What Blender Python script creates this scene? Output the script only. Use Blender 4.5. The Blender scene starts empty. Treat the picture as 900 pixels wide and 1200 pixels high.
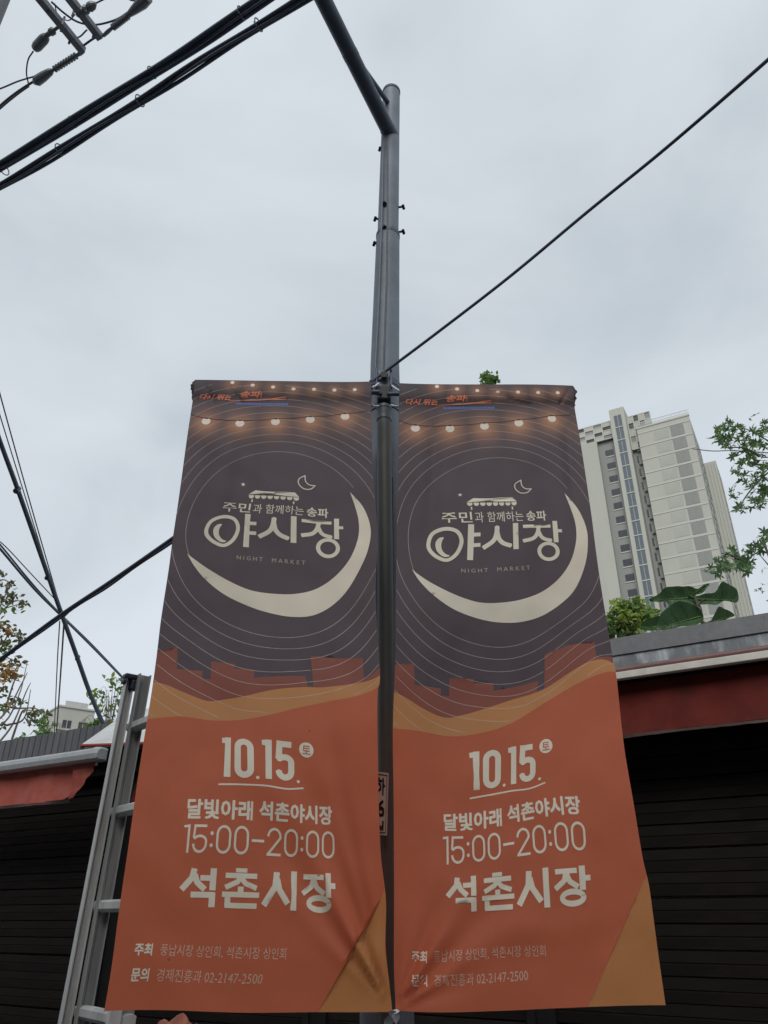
import bpy, math, random
import numpy as np
from mathutils import Vector
from mathutils.geometry import delaunay_2d_cdt
random.seed(7); rng = np.random.default_rng(7)
R = math.radians
S = bpy.context.scene
COL = S.collection

# ------------------------------------------------------------------ camera
CAMZ = 1.6; PITCH = R(28.06); FPX = 891.0
cam = bpy.data.cameras.new('camera'); camo = bpy.data.objects.new('camera', cam); COL.objects.link(camo)
camo.location = (0, 0, CAMZ); camo.rotation_euler = (R(90) + PITCH, 0, 0)
cam.sensor_fit = 'VERTICAL'; cam.sensor_height = 24.0; cam.lens = 24.0 * FPX / 1200.0
cam.clip_start = 0.05; cam.clip_end = 3000
S.camera = camo
S.render.resolution_x = 768; S.render.resolution_y = 1024

# ------------------------------------------------------------------ sky: overcast
SUN_EL, SUN_AZ = R(38), R(192)          # azimuth measured from +Y clockwise
W = bpy.data.worlds.new('World'); S.world = W; W.use_nodes = True
nt = W.node_tree; nt.nodes.clear()
N = nt.nodes.new; L = nt.links.new
out = N('ShaderNodeOutputWorld'); bg = N('ShaderNodeBackground'); bg.inputs['Strength'].default_value = 0.083
sky = N('ShaderNodeTexSky'); sky.sky_type = 'NISHITA'; sky.sun_disc = False
sky.sun_elevation = SUN_EL; sky.sun_rotation = SUN_AZ; sky.air_density = 1.0; sky.dust_density = 3.0
tc = N('ShaderNodeTexCoord'); mp = N('ShaderNodeMapping'); mp.inputs['Scale'].default_value = (1.0, 1.0, 1.9)
n1 = N('ShaderNodeTexNoise'); n1.inputs['Scale'].default_value = 1.9; n1.inputs['Detail'].default_value = 7; n1.inputs['Roughness'].default_value = 0.48
n1.inputs['Distortion'].default_value = 0.5
cr = N('ShaderNodeValToRGB'); e = cr.color_ramp.elements
e[0].position = 0.30; e[0].color = (4.55, 5.1, 5.55, 1)
e[1].position = 0.68; e[1].color = (6.55, 7.05, 7.6, 1)
m_ = e = cr.color_ramp.elements.new(0.50); m_.color = (5.85, 6.4, 6.85, 1)
mx = N('ShaderNodeMixRGB'); mx.inputs['Fac'].default_value = 0.93
L(tc.outputs['Generated'], mp.inputs['Vector']); L(mp.outputs['Vector'], n1.inputs['Vector']); L(n1.outputs['Fac'], cr.inputs['Fac'])
L(sky.outputs['Color'], mx.inputs['Color1']); L(cr.outputs['Color'], mx.inputs['Color2'])
L(mx.outputs['Color'], bg.inputs['Color']); L(bg.outputs['Background'], out.inputs['Surface'])

sun = bpy.data.lights.new('sun', 'SUN'); sun.energy = 1.5; sun.angle = R(35); sun.color = (1, 0.97, 0.93)
suno = bpy.data.objects.new('sun', sun); COL.objects.link(suno)
sd = Vector((math.sin(SUN_AZ) * math.cos(SUN_EL), math.cos(SUN_AZ) * math.cos(SUN_EL), math.sin(SUN_EL)))
suno.rotation_euler = sd.to_track_quat('Z', 'Y').to_euler(); suno.location = sd * 30
S.view_settings.view_transform = 'Standard'; S.view_settings.look = 'None'
S.view_settings.exposure = 0.45; S.view_settings.gamma = 1.0

# ------------------------------------------------------------------ helpers
CP, SP = math.cos(PITCH), math.sin(PITCH)
def ray(px, py):
    """direction in the world of a point of the photograph, scaled to camera depth 1"""
    x = (px - 450.0) / FPX; y = (600.0 - py) / FPX
    return np.array([x, CP - y * SP, SP + y * CP])
CAM = np.array([0, 0, CAMZ])
def atY(px, py, Y):
    r = ray(px, py); return CAM + r * (Y / r[1])
def atZ(px, py, z):
    r = ray(px, py); return CAM + r * ((z - CAMZ) / r[2])
def at_plane(px, py, P0, n):
    r = ray(px, py); return CAM + r * (np.dot(np.array(P0) - CAM, n) / np.dot(r, n))

def tag(o, label=None, cat=None, group=None, kind=None):
    if label: o['label'] = label
    if cat: o['category'] = cat
    if group: o['group'] = group
    if kind: o['kind'] = kind
    return o
def wl(o):
    v = np.zeros(3)
    while o is not None:
        v = v + np.array(o.location); o = o.parent
    return v
def thing(name, loc, label, cat, group=None):
    o = bpy.data.objects.new(name, None); COL.objects.link(o); o.location = tuple(loc); o.empty_display_size = 0.1
    return tag(o, label, cat, group)

class MB:
    def __init__(self): self.v = []; self.f = []
    def box8(self, p):
        b = len(self.v); self.v += [tuple(q) for q in p]
        for f in ((0,3,2,1),(4,5,6,7),(0,1,5,4),(1,2,6,5),(2,3,7,6),(3,0,4,7)): self.f.append(tuple(b + i for i in f))
        return self
    def box(self, c, s):
        x, y, z = c; a, b, d = s[0]/2, s[1]/2, s[2]/2
        return self.box8([(x-a,y-b,z-d),(x+a,y-b,z-d),(x+a,y+b,z-d),(x-a,y+b,z-d),(x-a,y-b,z+d),(x+a,y-b,z+d),(x+a,y+b,z+d),(x-a,y+b,z+d)])
    def obox(self, o, a, b, c, ra, rb, rc):
        """oriented box: origin o, unit axes a b c, ranges along each"""
        o = np.array(o, float); P = []
        for k in (0, 1):
            for i, j in ((0,0),(1,0),(1,1),(0,1)):
                P.append(o + np.array(a)*ra[i] + np.array(b)*rb[j] + np.array(c)*rc[k])
        return self.box8(P)
    def tube(self, pts, r, seg=8, cap=True):
        pts = [np.array(p, float) for p in pts]; n = len(pts)
        rs = [r]*n if not hasattr(r, '__len__') else r
        up = None; b = len(self.v)
        for i in range(n):
            t = pts[min(i+1, n-1)] - pts[max(i-1, 0)]; t = t / (np.linalg.norm(t) + 1e-12)
            if up is None:
                h = np.array([0, 0, 1.0]) if abs(t[2]) < .9 else np.array([1.0, 0, 0]); up = np.cross(t, h)
            up = up - t*np.dot(up, t); up /= np.linalg.norm(up); w = np.cross(t, up)
            for k in range(seg):
                a = 2*math.pi*k/seg; self.v.append(tuple(pts[i] + (up*math.cos(a) + w*math.sin(a))*rs[i]))
        for i in range(n-1):
            for k in range(seg):
                k2 = (k+1) % seg; self.f.append((b+i*seg+k, b+i*seg+k2, b+(i+1)*seg+k2, b+(i+1)*seg+k))
        if cap:
            for o_, rev in ((b, 1), (b+(n-1)*seg, 0)):          # caps on their own vertices keep the sides evenly shaded
                c = len(self.v); self.v += self.v[o_:o_+seg]; q = tuple(range(c, c+seg)); self.f.append(q[::-1] if rev else q)
        return self
    def poly(self, pts):
        b = len(self.v); self.v += [tuple(p) for p in pts]; self.f.append(tuple(range(b, b+len(pts)))); return self
    def slab(self, pts, off):
        """closed slab: outline pts pushed by off"""
        b = len(self.v); n = len(pts); off = np.array(off, float)
        self.v += [tuple(p) for p in pts] + [tuple(np.array(p)+off) for p in pts]
        self.f.append(tuple(range(b, b+n))[::-1]); self.f.append(tuple(range(b+n, b+2*n)))
        for i in range(n): j = (i+1) % n; self.f.append((b+i, b+j, b+n+j, b+n+i))
        return self
    def build(self, name, m, parent=None, smooth=False, bevel=0):
        me = bpy.data.meshes.new(name); L0 = wl(parent) if parent is not None else np.zeros(3)
        me.from_pydata([tuple(np.array(v) - L0) for v in self.v], [], self.f)
        if m is not None: me.materials.append(m)
        if smooth: me.polygons.foreach_set('use_smooth', [True]*len(me.polygons))
        o = bpy.data.objects.new(name, me); COL.objects.link(o)
        if parent is not None: o.parent = parent
        if bevel:
            md = o.modifiers.new('bevel', 'BEVEL'); md.width = bevel; md.segments = 2; md.limit_method = 'ANGLE'
        return o
def copy_at(o, parent, loc):
    c = o.copy(); COL.objects.link(c); c.parent = parent; c.location = tuple(loc); return c

def mat(name, c, rough=.6, metal=0, var=.12, scale=6, bump=0, bscale=60, stretch=(1,1,1), dirt=None, dscale=2, damt=.5, trans=0, spec=.5, back=None):
    m = bpy.data.materials.new(name); m.use_nodes = True; t = m.node_tree; n = t.nodes; l = t.links
    p = n['Principled BSDF']; p.inputs['Roughness'].default_value = rough; p.inputs['Metallic'].default_value = metal
    p.inputs['Specular IOR Level'].default_value = spec
    co = n.new('ShaderNodeTexCoord'); mpn = n.new('ShaderNodeMapping'); mpn.inputs['Scale'].default_value = stretch
    l.new(co.outputs['Object'], mpn.inputs['Vector'])
    no = n.new('ShaderNodeTexNoise'); no.inputs['Scale'].default_value = scale; no.inputs['Detail'].default_value = 6; no.inputs['Roughness'].default_value = .6
    l.new(mpn.outputs['Vector'], no.inputs['Vector'])
    rp = n.new('ShaderNodeMapRange'); rp.inputs['From Min'].default_value = .3; rp.inputs['From Max'].default_value = .7
    rp.inputs['To Min'].default_value = 1-var; rp.inputs['To Max'].default_value = 1+var
    l.new(no.outputs['Fac'], rp.inputs['Value'])
    mu = n.new('ShaderNodeMixRGB'); mu.blend_type = 'MULTIPLY'; mu.inputs['Fac'].default_value = 1; mu.inputs['Color1'].default_value = (*c, 1)
    l.new(rp.outputs['Result'], mu.inputs['Color2']); col = mu.outputs['Color']
    if dirt:
        dn = n.new('ShaderNodeTexNoise'); dn.inputs['Scale'].default_value = dscale; dn.inputs['Detail'].default_value = 8; dn.inputs['Roughness'].default_value = .65
        l.new(mpn.outputs['Vector'], dn.inputs['Vector'])
        dr = n.new('ShaderNodeMapRange'); dr.inputs['From Min'].default_value = .48; dr.inputs['From Max'].default_value = .72; dr.inputs['To Max'].default_value = damt
        l.new(dn.outputs['Fac'], dr.inputs['Value'])
        dm = n.new('ShaderNodeMixRGB'); dm.inputs['Color2'].default_value = (*dirt, 1); l.new(dr.outputs['Result'], dm.inputs['Fac']); l.new(col, dm.inputs['Color1']); col = dm.outputs['Color']
    l.new(col, p.inputs['Base Color'])
    if bump:
        bn = n.new('ShaderNodeTexNoise'); bn.inputs['Scale'].default_value = bscale; bn.inputs['Detail'].default_value = 4; l.new(mpn.outputs['Vector'], bn.inputs['Vector'])
        bu = n.new('ShaderNodeBump'); bu.inputs['Strength'].default_value = bump; bu.inputs['Distance'].default_value = .01
        l.new(bn.outputs['Fac'], bu.inputs['Height']); l.new(bu.outputs['Normal'], p.inputs['Normal'])
    if trans:
        tr = n.new('ShaderNodeBsdfTranslucent'); l.new(col, tr.inputs['Color']); ms = n.new('ShaderNodeMixShader'); ms.inputs['Fac'].default_value = trans
        o = n['Material Output']; l.new(p.outputs['BSDF'], ms.inputs[1]); l.new(tr.outputs['BSDF'], ms.inputs[2]); l.new(ms.outputs['Shader'], o.inputs['Surface'])
    return m

M = dict(
 steel=mat('painted_steel', (.17,.197,.235), .55, .1, .22, 5, .12, 80, dirt=(.08,.085,.09), dscale=3, damt=.5),
 steel_dark=mat('dark_painted_steel', (.075,.097,.135), .5, .1, .15, 8),
 tube=mat('weathered_tube', (.09,.095,.09), .6, .2, .25, 9, .1, 60, stretch=(1,1,.2), dirt=(.04,.04,.038), dscale=7),
 black=mat('black_rubber', (.018,.02,.024), .6, 0, .2, 20),
 cable=mat('cable_sheath', (.065,.085,.12), .55, 0, .2, 10),
 wire=mat('thin_wire', (.06,.065,.075), .5, .2, .2, 10),
 galv=mat('galvanised_steel', (.16,.175,.2), .5, .4, .2, 12),
 porcelain=mat('grey_insulator', (.10,.11,.125), .4, 0, .15, 10),
 concrete=mat('grey_concrete', (.22,.225,.23), .85, 0, .15, 3, .3, 40),
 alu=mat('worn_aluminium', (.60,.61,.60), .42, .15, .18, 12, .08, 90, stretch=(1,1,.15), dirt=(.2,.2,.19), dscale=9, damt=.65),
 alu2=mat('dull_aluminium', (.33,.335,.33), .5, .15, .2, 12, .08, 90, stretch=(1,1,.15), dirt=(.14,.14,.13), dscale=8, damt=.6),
 bluecap=mat('dark_blue_plastic', (.015,.022,.045), .45, 0, .2, 20),
 fascia=mat('grey_roof_sheet', (.15,.155,.165), .6, .1, .12, 30, .35, 260, dirt=(.24,.245,.25), dscale=5, damt=.45),
 fascia_lo=mat('stained_roof_sheet', (.15,.165,.18), .6, .1, .2, 5, .1, 60, stretch=(2,2,.6), dirt=(.48,.52,.55), dscale=3.4, damt=1.0),
 fascia_left=mat('ribbed_roof_sheet', (.125,.13,.14), .6, .2, .18, 16, .2, 90, stretch=(1,1,.2), dirt=(.2,.2,.2), dscale=6, damt=.4),
 pipe=mat('brown_pipe', (.16,.085,.075), .5, .1, .2, 9),
 strip=mat('offwhite_metal_strip', (.56,.54,.49), .5, 0, .1, 6, dirt=(.3,.27,.22), dscale=5, damt=.5),
 cassette=mat('grey_awning_cassette', (.36,.375,.39), .45, .1, .1, 7, dirt=(.2,.2,.2), dscale=5, damt=.4),
 redcloth=mat('faded_red_awning_cloth', (.112,.021,.017), .9, 0, .22, 5, .15, 30, dirt=(.07,.022,.018), dscale=3.2, damt=.8, trans=.05, spec=.1),
 redcloth_old=mat('sun_faded_red_cloth', (.40,.09,.065), .85, 0, .2, 5, .2, 25, dirt=(.30,.13,.11), dscale=5, damt=.6, trans=.15),
 hem=mat('dirty_cloth_hem', (.075,.045,.038), .9, 0, .25, 10),
 redtrim=mat('red_trim', (.30,.04,.03), .7, 0, .15, 6),
 tarp=mat('grey_white_tarp', (.58,.59,.59), .7, 0, .1, 4, dirt=(.4,.4,.39), dscale=3, damt=.5, trans=.1),
 shutter=mat('dark_brown_shutter', (.0085,.0065,.0058), .8, 0, .3, 6, .1, 90, stretch=(.4,.4,2), dirt=(.030,.023,.019), dscale=4, damt=.5, spec=.15),
 shutter_rail=mat('shutter_guide_rail', (.010,.009,.009), .8, 0, .2, 8, spec=.15),
 wall=mat('market_wall_render', (.20,.19,.18), .9, 0, .15, 3),
 asphalt=mat('asphalt', (.05,.05,.052), .9, 0, .25, 9, .5, 120),
 paving=mat('paving', (.16,.155,.15), .85, 0, .2, 5, .3, 60),
 paint=mat('road_paint', (.7,.7,.68), .7, 0, .1, 8),
 opp=mat('opposite_render', (.22,.21,.2), .9, 0, .12, 2),
 glass=mat('window_glass', (.05,.06,.07), .15, 0, .1, 3, spec=.6),
 t_white=mat('tower_offwhite', (.40,.405,.36), .85, 0, .05, .12, dirt=(.33,.335,.30), dscale=.35, damt=.5, stretch=(1,1,.2)),
 t_band=mat('tower_band', (.44,.45,.40), .85, 0, .04, .2),
 t_grey=mat('tower_grey', (.235,.245,.23), .85, 0, .06, .2, dirt=(.22,.23,.23), dscale=.3, damt=.5, stretch=(1,1,.2)),
 t_panel=mat('tower_louvre', (.225,.235,.22), .8, 0, .06, 1.5),
 t_panel2=mat('tower_recess', (.355,.365,.325), .85, 0, .05, .5),
 t_glass=mat('tower_stair_glass', (.085,.11,.13), .45, 0, .3, .25, spec=.3),
 t_dark=mat('tower_window', (.035,.04,.048), .3, 0, .3, .4, spec=.4),
 t_rail=mat('tower_rail', (.42,.43,.42), .6, 0, .1, 1),
 bark=mat('bark', (.10,.085,.07), .9, 0, .2, 20, .4, 60),
 twig=mat('twig', (.16,.13,.11), .9, 0, .2, 20),
 leaf_a=mat('leaf_green', (.15,.25,.07), .55, 0, .5, 3, trans=.42),
 leaf_b=mat('leaf_maple_green', (.085,.16,.06), .5, 0, .55, 2.2, trans=.35, dirt=(.12,.17,.04), dscale=1.3, damt=.6),
 leaf_c=mat('leaf_yellow_green', (.30,.40,.09), .6, 0, .5, 3, trans=.45),
 leaf_y=mat('leaf_ochre', (.32,.20,.07), .7, 0, .4, 4, trans=.3),
 leaf_o=mat('leaf_olive', (.13,.14,.07), .7, 0, .45, 4, trans=.3, dirt=(.28,.2,.1), dscale=3, damt=.5),
 leaf_big=mat('leaf_big_dark', (.045,.10,.04), .42, 0, .3, 9, .25, 30, trans=.22),
 white_cloth=mat('white_tie_cloth', (.62,.63,.68), .85, 0, .1, 30),
 plate=mat('white_plate', (.52,.48,.45), .5, 0, .08, 20),
 ink=mat('black_ink', (.02,.02,.025), .6, 0, .1, 20),
 ziptie=mat('white_ziptie', (.68,.70,.76), .5, 0, .05, 20),
 hydrant=mat('rust_red_jar', (.25,.07,.04), .5, 0, .3, 9),
)

# ------------------------------------------------------------------ setting: ground, road, kerb
g = MB().poly([(-900,-900,0),(900,-900,0),(900,900,0),(-900,900,0)]).build('ground', M['paving']); tag(g, kind='structure')
OF = np.array([1.57, 5.07, 0.]); DS = np.array([-.858, .514, 0.]); DS /= np.linalg.norm(DS); DN = np.array([DS[1], -DS[0], 0.]) * -1
if np.dot(DN, -OF) < 0: DN = -DN
ZU = np.array([0, 0, 1.])
def FP(s, n, z): return OF + DS*s + DN*n + ZU*z
def fs(px, py, n):
    p = at_plane(px, py, FP(0, n, 0), DN) - OF; return float(np.dot(p, DS)), float(p[2])
rd = MB().poly([FP(-60, 3.2, .004), FP(60, 3.2, .004), FP(60, 8.2, .004), FP(-60, 8.2, .004)]).build('road', M['asphalt']); tag(rd, kind='structure')
kb = MB().obox(OF, DS, DN, ZU, (-60, 60), (3.05, 3.2), (0, .12)).build('kerb', M['concrete'], bevel=.01); tag(kb, kind='structure')
pv = MB().obox(OF, DS, DN, ZU, (-60, 60), (-.5, 3.048), (.004, .112)).build('pavement', M['paving']); tag(pv, kind='structure')
ln = MB()
for k in range(-12, 12): ln.poly([FP(k*4, 5.65, .008), FP(k*4+2, 5.65, .008), FP(k*4+2, 5.77, .008), FP(k*4, 5.77, .008)])
tag(ln.build('road_marking', M['paint']), kind='structure')

# ------------------------------------------------------------------ market building
ROOF = 3.30
mk = thing('market_building', FP(2, 0, 0), 'low single storey market hall with grey sheet roof edge and closed dark shutters', 'market building')
S0, S1 = -7.0, 15.0
MB().obox(OF, DS, DN, ZU, (S0, S1), (-4.2, -.75), (0, ROOF-.16)).build('wall', M['wall'], mk)
MB().obox(OF, DS, DN, ZU, (S0-.1, S1+.1), (-4.4, -.022), (ROOF-.15, ROOF-.02)).build('roof', M['concrete'], mk)
sm = fs(440, 820, 0)[0]
MB().obox(OF, DS, DN, ZU, (S0-.1, sm), (-.02, .012), (ROOF-.118, ROOF)).build('upper_fascia_sheet', M['fascia'], mk)
MB().obox(OF, DS, DN, ZU, (S0-.1, sm), (-.02, .0), (ROOF-.215, ROOF-.12)).build('lower_fascia_sheet', M['fascia_lo'], mk)
MB().tube([FP(S0-.1, .035, ROOF-.232), FP(sm, .035, ROOF-.232)], .021, 10).build('gutter_pipe', M['pipe'], mk, smooth=True)
lf = MB()                                               # ribbed sheet over the left bays
lf.obox(OF, DS, DN, ZU, (sm+.002, S1+.1), (-.02, .0), (ROOF-.24, ROOF))
q = sm
while q < S1:
    lf.obox(OF, DS, DN, ZU, (q+.01, q+.085), (.001, .007), (ROOF-.235, ROOF-.004)); q += .1
lf.build('ribbed_fascia_sheet', M['fascia_left'], mk)
MB().obox(OF, DS, DN, ZU, (S0, S1), (-.75, -.03), (ROOF-.24, ROOF-.16)).build('soffit', M['shutter_rail'], mk)

def shutter_bay(sa, sb, lab):
    zt = 2.86; pitch = .142; n0 = -.40
    t = thing('roller_shutter', FP((sa+sb)/2, n0, 0), lab, 'shutter', 'closed roller shutters of the market')
    MB().obox(OF, DS, DN, ZU, (sa, sb), (n0-.02, n0+.16), (zt, ROOF-.25)).build('shutter_housing', M['shutter_rail'], t)
    for a in (sa, sb-.06): MB().obox(OF, DS, DN, ZU, (a, a+.06), (n0-.01, n0+.06), (.112, zt-.002)).build('guide_rail', M['shutter_rail'], t)
    base = None; k = 0; z = .15
    # one slat: two shallow curved ribs with a joint groove
    prof = [(0,.0),(.004,.010),(.062,.016),(.066,.011),(.070,.011),(.074,.016),(.132,.012),(.136,.0)]
    while z + pitch < zt:
        if base is None:
            mb = MB(); b = 0
            for s in (sa+.061, sb-.061):
                for (h, d) in prof: mb.v.append(tuple(FP(s, n0 + d, z + h)))
            m = len(prof)
            for i in range(m-1): mb.f.append((i, i+1, m+i+1, m+i))
            mb.f.append((0, m, 2*m-1, m-1))
            base = mb.build('slat', M['shutter'], t); bl = Vector(base.location)
        else:
            c_ = copy_at(base, t, bl + Vector((random.uniform(-.001,.001), random.uniform(-.0015,.0015), z - .15 + random.uniform(-.002,.002)))); c_.rotation_euler = (random.uniform(-.004,.004), random.uniform(-.0008,.0008), 0)
        z += pitch; k += 1
    return t
bays = [(-7.0, -3.9), (-3.8, fs(628,1000,-.4)[0]), (fs(616,1000,-.4)[0], fs(385,1000,-.4)[0]), (fs(374,1000,-.4)[0], fs(152,1000,-.4)[0]), (fs(144,1000,-.4)[0], 11.4), (11.5, 15.0)]
labs = ['dark brown roller shutter outermost at the right end of the market front', 'dark brown roller shutter filling the lower right corner beside the right banner',
        'dark roller shutter directly behind the right banner and the lamp post', 'dark roller shutter behind the left banner', 'dark brown roller shutter in the lower left corner, left of the ladder',
        'dark roller shutter furthest along the market, past the left edge']
for (a, b), l_ in zip(bays, labs): shutter_bay(a, b, l_)
for a in (bays[0][1], bays[1][1], bays[2][1], bays[3][1], bays[4][1]):
    MB().obox(OF, DS, DN, ZU, (a+.002, a+.098), (-.748, -.36), (.112, ROOF-.242)).build('pillar', M['shutter_rail'], mk)

# awnings
def drop_cloth(sa, sb, na, nb, za, zb, m, name, parent, seed, amp=.01, nx=80, nz=10, ragged=0):
    r = random.Random(seed); ph = [(r.uniform(1.5, 9), r.uniform(0, 6.3), r.uniform(.3, 1)) for _ in range(6)]
    mb = MB()
    for j in range(nz+1):
        w = j/nz
        for i in range(nx+1):
            s = sa + (sb-sa)*i/nx; d = sum(math.sin(s*f+p)*a for f, p, a in ph)/3*amp*(.3+w)
            zz = za + (zb-za)*w + (math.sin(s*2.3+seed)*.006 + r.uniform(-1,1)*.0015 - (ragged*(max(0, (.25-abs(s-sb)))/.25)**2))*w
            mb.v.append(tuple(FP(s, na + (nb-na)*w + d - .02*math.sin(w*math.pi), zz)))
    for j in range(nz):
        for i in range(nx):
            a = j*(nx+1)+i; mb.f.append((a, a+1, a+nx+2, a+nx+1))
    return mb.build(name, m, parent, smooth=True)
aw = thing('awning', FP(0, .1, 2.9), 'dark red cloth awning under the off-white strip, right of the banners', 'awning', 'awnings along the market front')
sr = fs(600, 900, .1)[0]
MB().obox(OF, DS, DN, ZU, (S0, sr), (.03, .085), (ROOF-.302, ROOF-.256)).build('front_strip', M['strip'], aw, bevel=.004)
MB().obox(OF, DS, DN, ZU, (S0, sr), (-.36, .028), (ROOF-.30, ROOF-.27)).build('cassette', M['shutter_rail'], aw)
zb_ = fs(728, 862, .02)[1]
drop_cloth(S0, sr, -.04, .02, ROOF-.305, zb_, M['redcloth'], 'cloth', aw, 3, .018, 160, 10)
drop_cloth(S0, sr, .021, .023, zb_+.004, zb_-.018, M['hem'], 'hem', aw, 3, .018, 160, 1)

nl = .30; se, ze = fs(117, 884, nl)
aw2 = thing('awning', FP(se+1, nl, 2.8), 'grey awning cassette with sun-faded red cloth hanging below, left of the ladder', 'awning', 'awnings along the market front')
cz = ze
cs = [(-.07,.055),(.02,.06),(.06,.035),(.07,0),(.06,-.04),(.02,-.055),(-.07,-.05)]
mb = MB(); m = len(cs)
for s in (se+.05, S1):
    for n_, z_ in cs: mb.v.append(tuple(FP(s, nl+n_, cz+z_)))
for i in range(m): j = (i+1) % m; mb.f.append((i, j, m+j, m+i))
mb.f.append(tuple(range(m))[::-1]); mb.f.append(tuple(range(m, 2*m)))
mb.build('cassette', M['cassette'], aw2)
mb = MB()
for s, k in ((se-.03, .8), (se-.015, 1.06), (se+.048, 1.12)):
    for n_, z_ in cs: mb.v.append(tuple(FP(s, nl+n_*k, cz+z_*k)))
for q in (0, m):
    for i in range(m): j = (i+1) % m; mb.f.append((q+i, q+j, q+m+j, q+m+i))
mb.f.append(tuple(range(m))[::-1]); mb.f.append(tuple(range(2*m, 3*m)))
mb.build('end_cap', M['cassette'], aw2)
zv = fs(40, 941, nl-.02)[1]
drop_cloth(S1, se+.36, nl-.05, nl-.02, cz-.05, zv, M['redcloth_old'], 'cloth', aw2, 5, .035, 200, 12, ragged=-.05)
drop_cloth(S1, se+.36, nl-.019, nl-.017, zv+.005, zv-.02, M['hem'], 'hem', aw2, 5, .035, 200, 1)
# bunched cloth end
mb = MB(); a = FP(se+.12, nl-.06, cz-.06)
for k in range(9):
    w = k/8; mb.v.append(tuple(FP(se+.08+.006*math.sin(k*1.7)+.25*w**1.3, nl-.05+.012*math.sin(k*2.1), cz-.05-(cz-.05-zv)*w*.94))); mb.v.append(tuple(FP(se+.37, nl-.04+.012*math.sin(k), cz-.05-(cz-.05-zv)*w)))
for k in range(8): mb.f.append((2*k, 2*k+1, 2*k+3, 2*k+2))
mb.build('cloth_fold', M['redcloth_old'], aw2, smooth=True)
# support brackets of the left cassette
for s in (se+.4, se+2.6, se+4.8): MB().obox(OF, DS, DN, ZU, (s, s+.05), (-.02, nl-.07), (cz-.02, cz+.02)).build('bracket', M['galv'], aw2)

aw3 = thing('awning', FP(fs(250,900,.2)[0], .2, 2.8), 'red awning cloth half hidden between the ladder and the left banner', 'awning', 'awnings along the market front')
sA, sB = fs(153, 900, .15)[0], fs(400, 900, .15)[0]
MB().obox(OF, DS, DN, ZU, (sB, sA), (.03, .12), (ROOF-.33, ROOF-.27)).build('cassette', M['shutter_rail'], aw3)
drop_cloth(sB, sA, .05, .10, ROOF-.32, ROOF-.80, M['redcloth'], 'cloth', aw3, 8, .02)

# pale tarpaulin canopy behind the ladder
tp = thing('tarpaulin_canopy', atY(120, 870, 5.2), 'pale grey sloping tarpaulin canopy with a red edge, behind the top of the ladder', 'canopy')
c1, c2, c3, c4 = atY(96, 872, 6.1), atY(200, 868, 5.5), atY(215, 818, 6.6), atY(143, 839, 7.1)
mb = MB(); nn = 14
for j in range(nn+1):
    for i in range(nn+1):
        u, v = i/nn, j/nn
        p = (c1*(1-u)+c2*u)*(1-v) + (c4*(1-u)+c3*u)*v; p = p - ZU*.035*math.sin(math.pi*u)*math.sin(math.pi*v)*(1) ; mb.v.append(tuple(p))
for j in range(nn):
    for i in range(nn): a = j*(nn+1)+i; mb.f.append((a, a+1, a+nn+2, a+nn+1))
mb.build('canopy_sheet', M['tarp'], tp, smooth=True)
MB().tube([c1+(0,0,-.012), (c1+c2)/2+(0,0,-.014), c2+(0,0,-.012)], .013, 6).build('canopy_edge', M['redtrim'], tp, smooth=True)
for a, b in ((c1, c4), (c2, c3)): MB().tube([a+(0,0,-.03), b+(0,0,-.03)], .012, 6).build('canopy_arm', M['galv'], tp)

# unseen row across the street, added and sized to shade the lower banners
ob = thing('unseen_shop_row', FP(0, 12, 0), 'plain rendered three storey shop row, unseen across the street, added to shade the lower banners', 'building')
MB().obox(OF, DS, DN, ZU, (-30, 30), (12, 18), (0, 9.6)).build('wall', M['opp'], ob)
wb = None
for k in range(-9, 10):
    for z in (1.0, 3.6, 5.8):
        c = FP(k*3, 11.99, z)
        if wb is None:
            wb = MB().obox(c, DS, DN, ZU, (-.9, .9), (-.03, .0), (0, 1.6)).build('window', M['glass'], ob); w0 = c
        else: copy_at(wb, ob, c - w0)

# ------------------------------------------------------------------ printed street banners
BW, BH = .637, 1.90
def homog(src, dst):
    A = []
    for (x, y), (u, v) in zip(src, dst):
        A.append([x, y, 1, 0, 0, 0, -u*x, -u*y, -u]); A.append([0, 0, 0, x, y, 1, -v*x, -v*y, -v])
    return np.linalg.svd(np.array(A))[2][-1].reshape(3, 3)
def aph(h, p):
    q = np.c_[p, np.ones(len(p))] @ h.T; return q[:, :2]/q[:, 2:]
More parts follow.
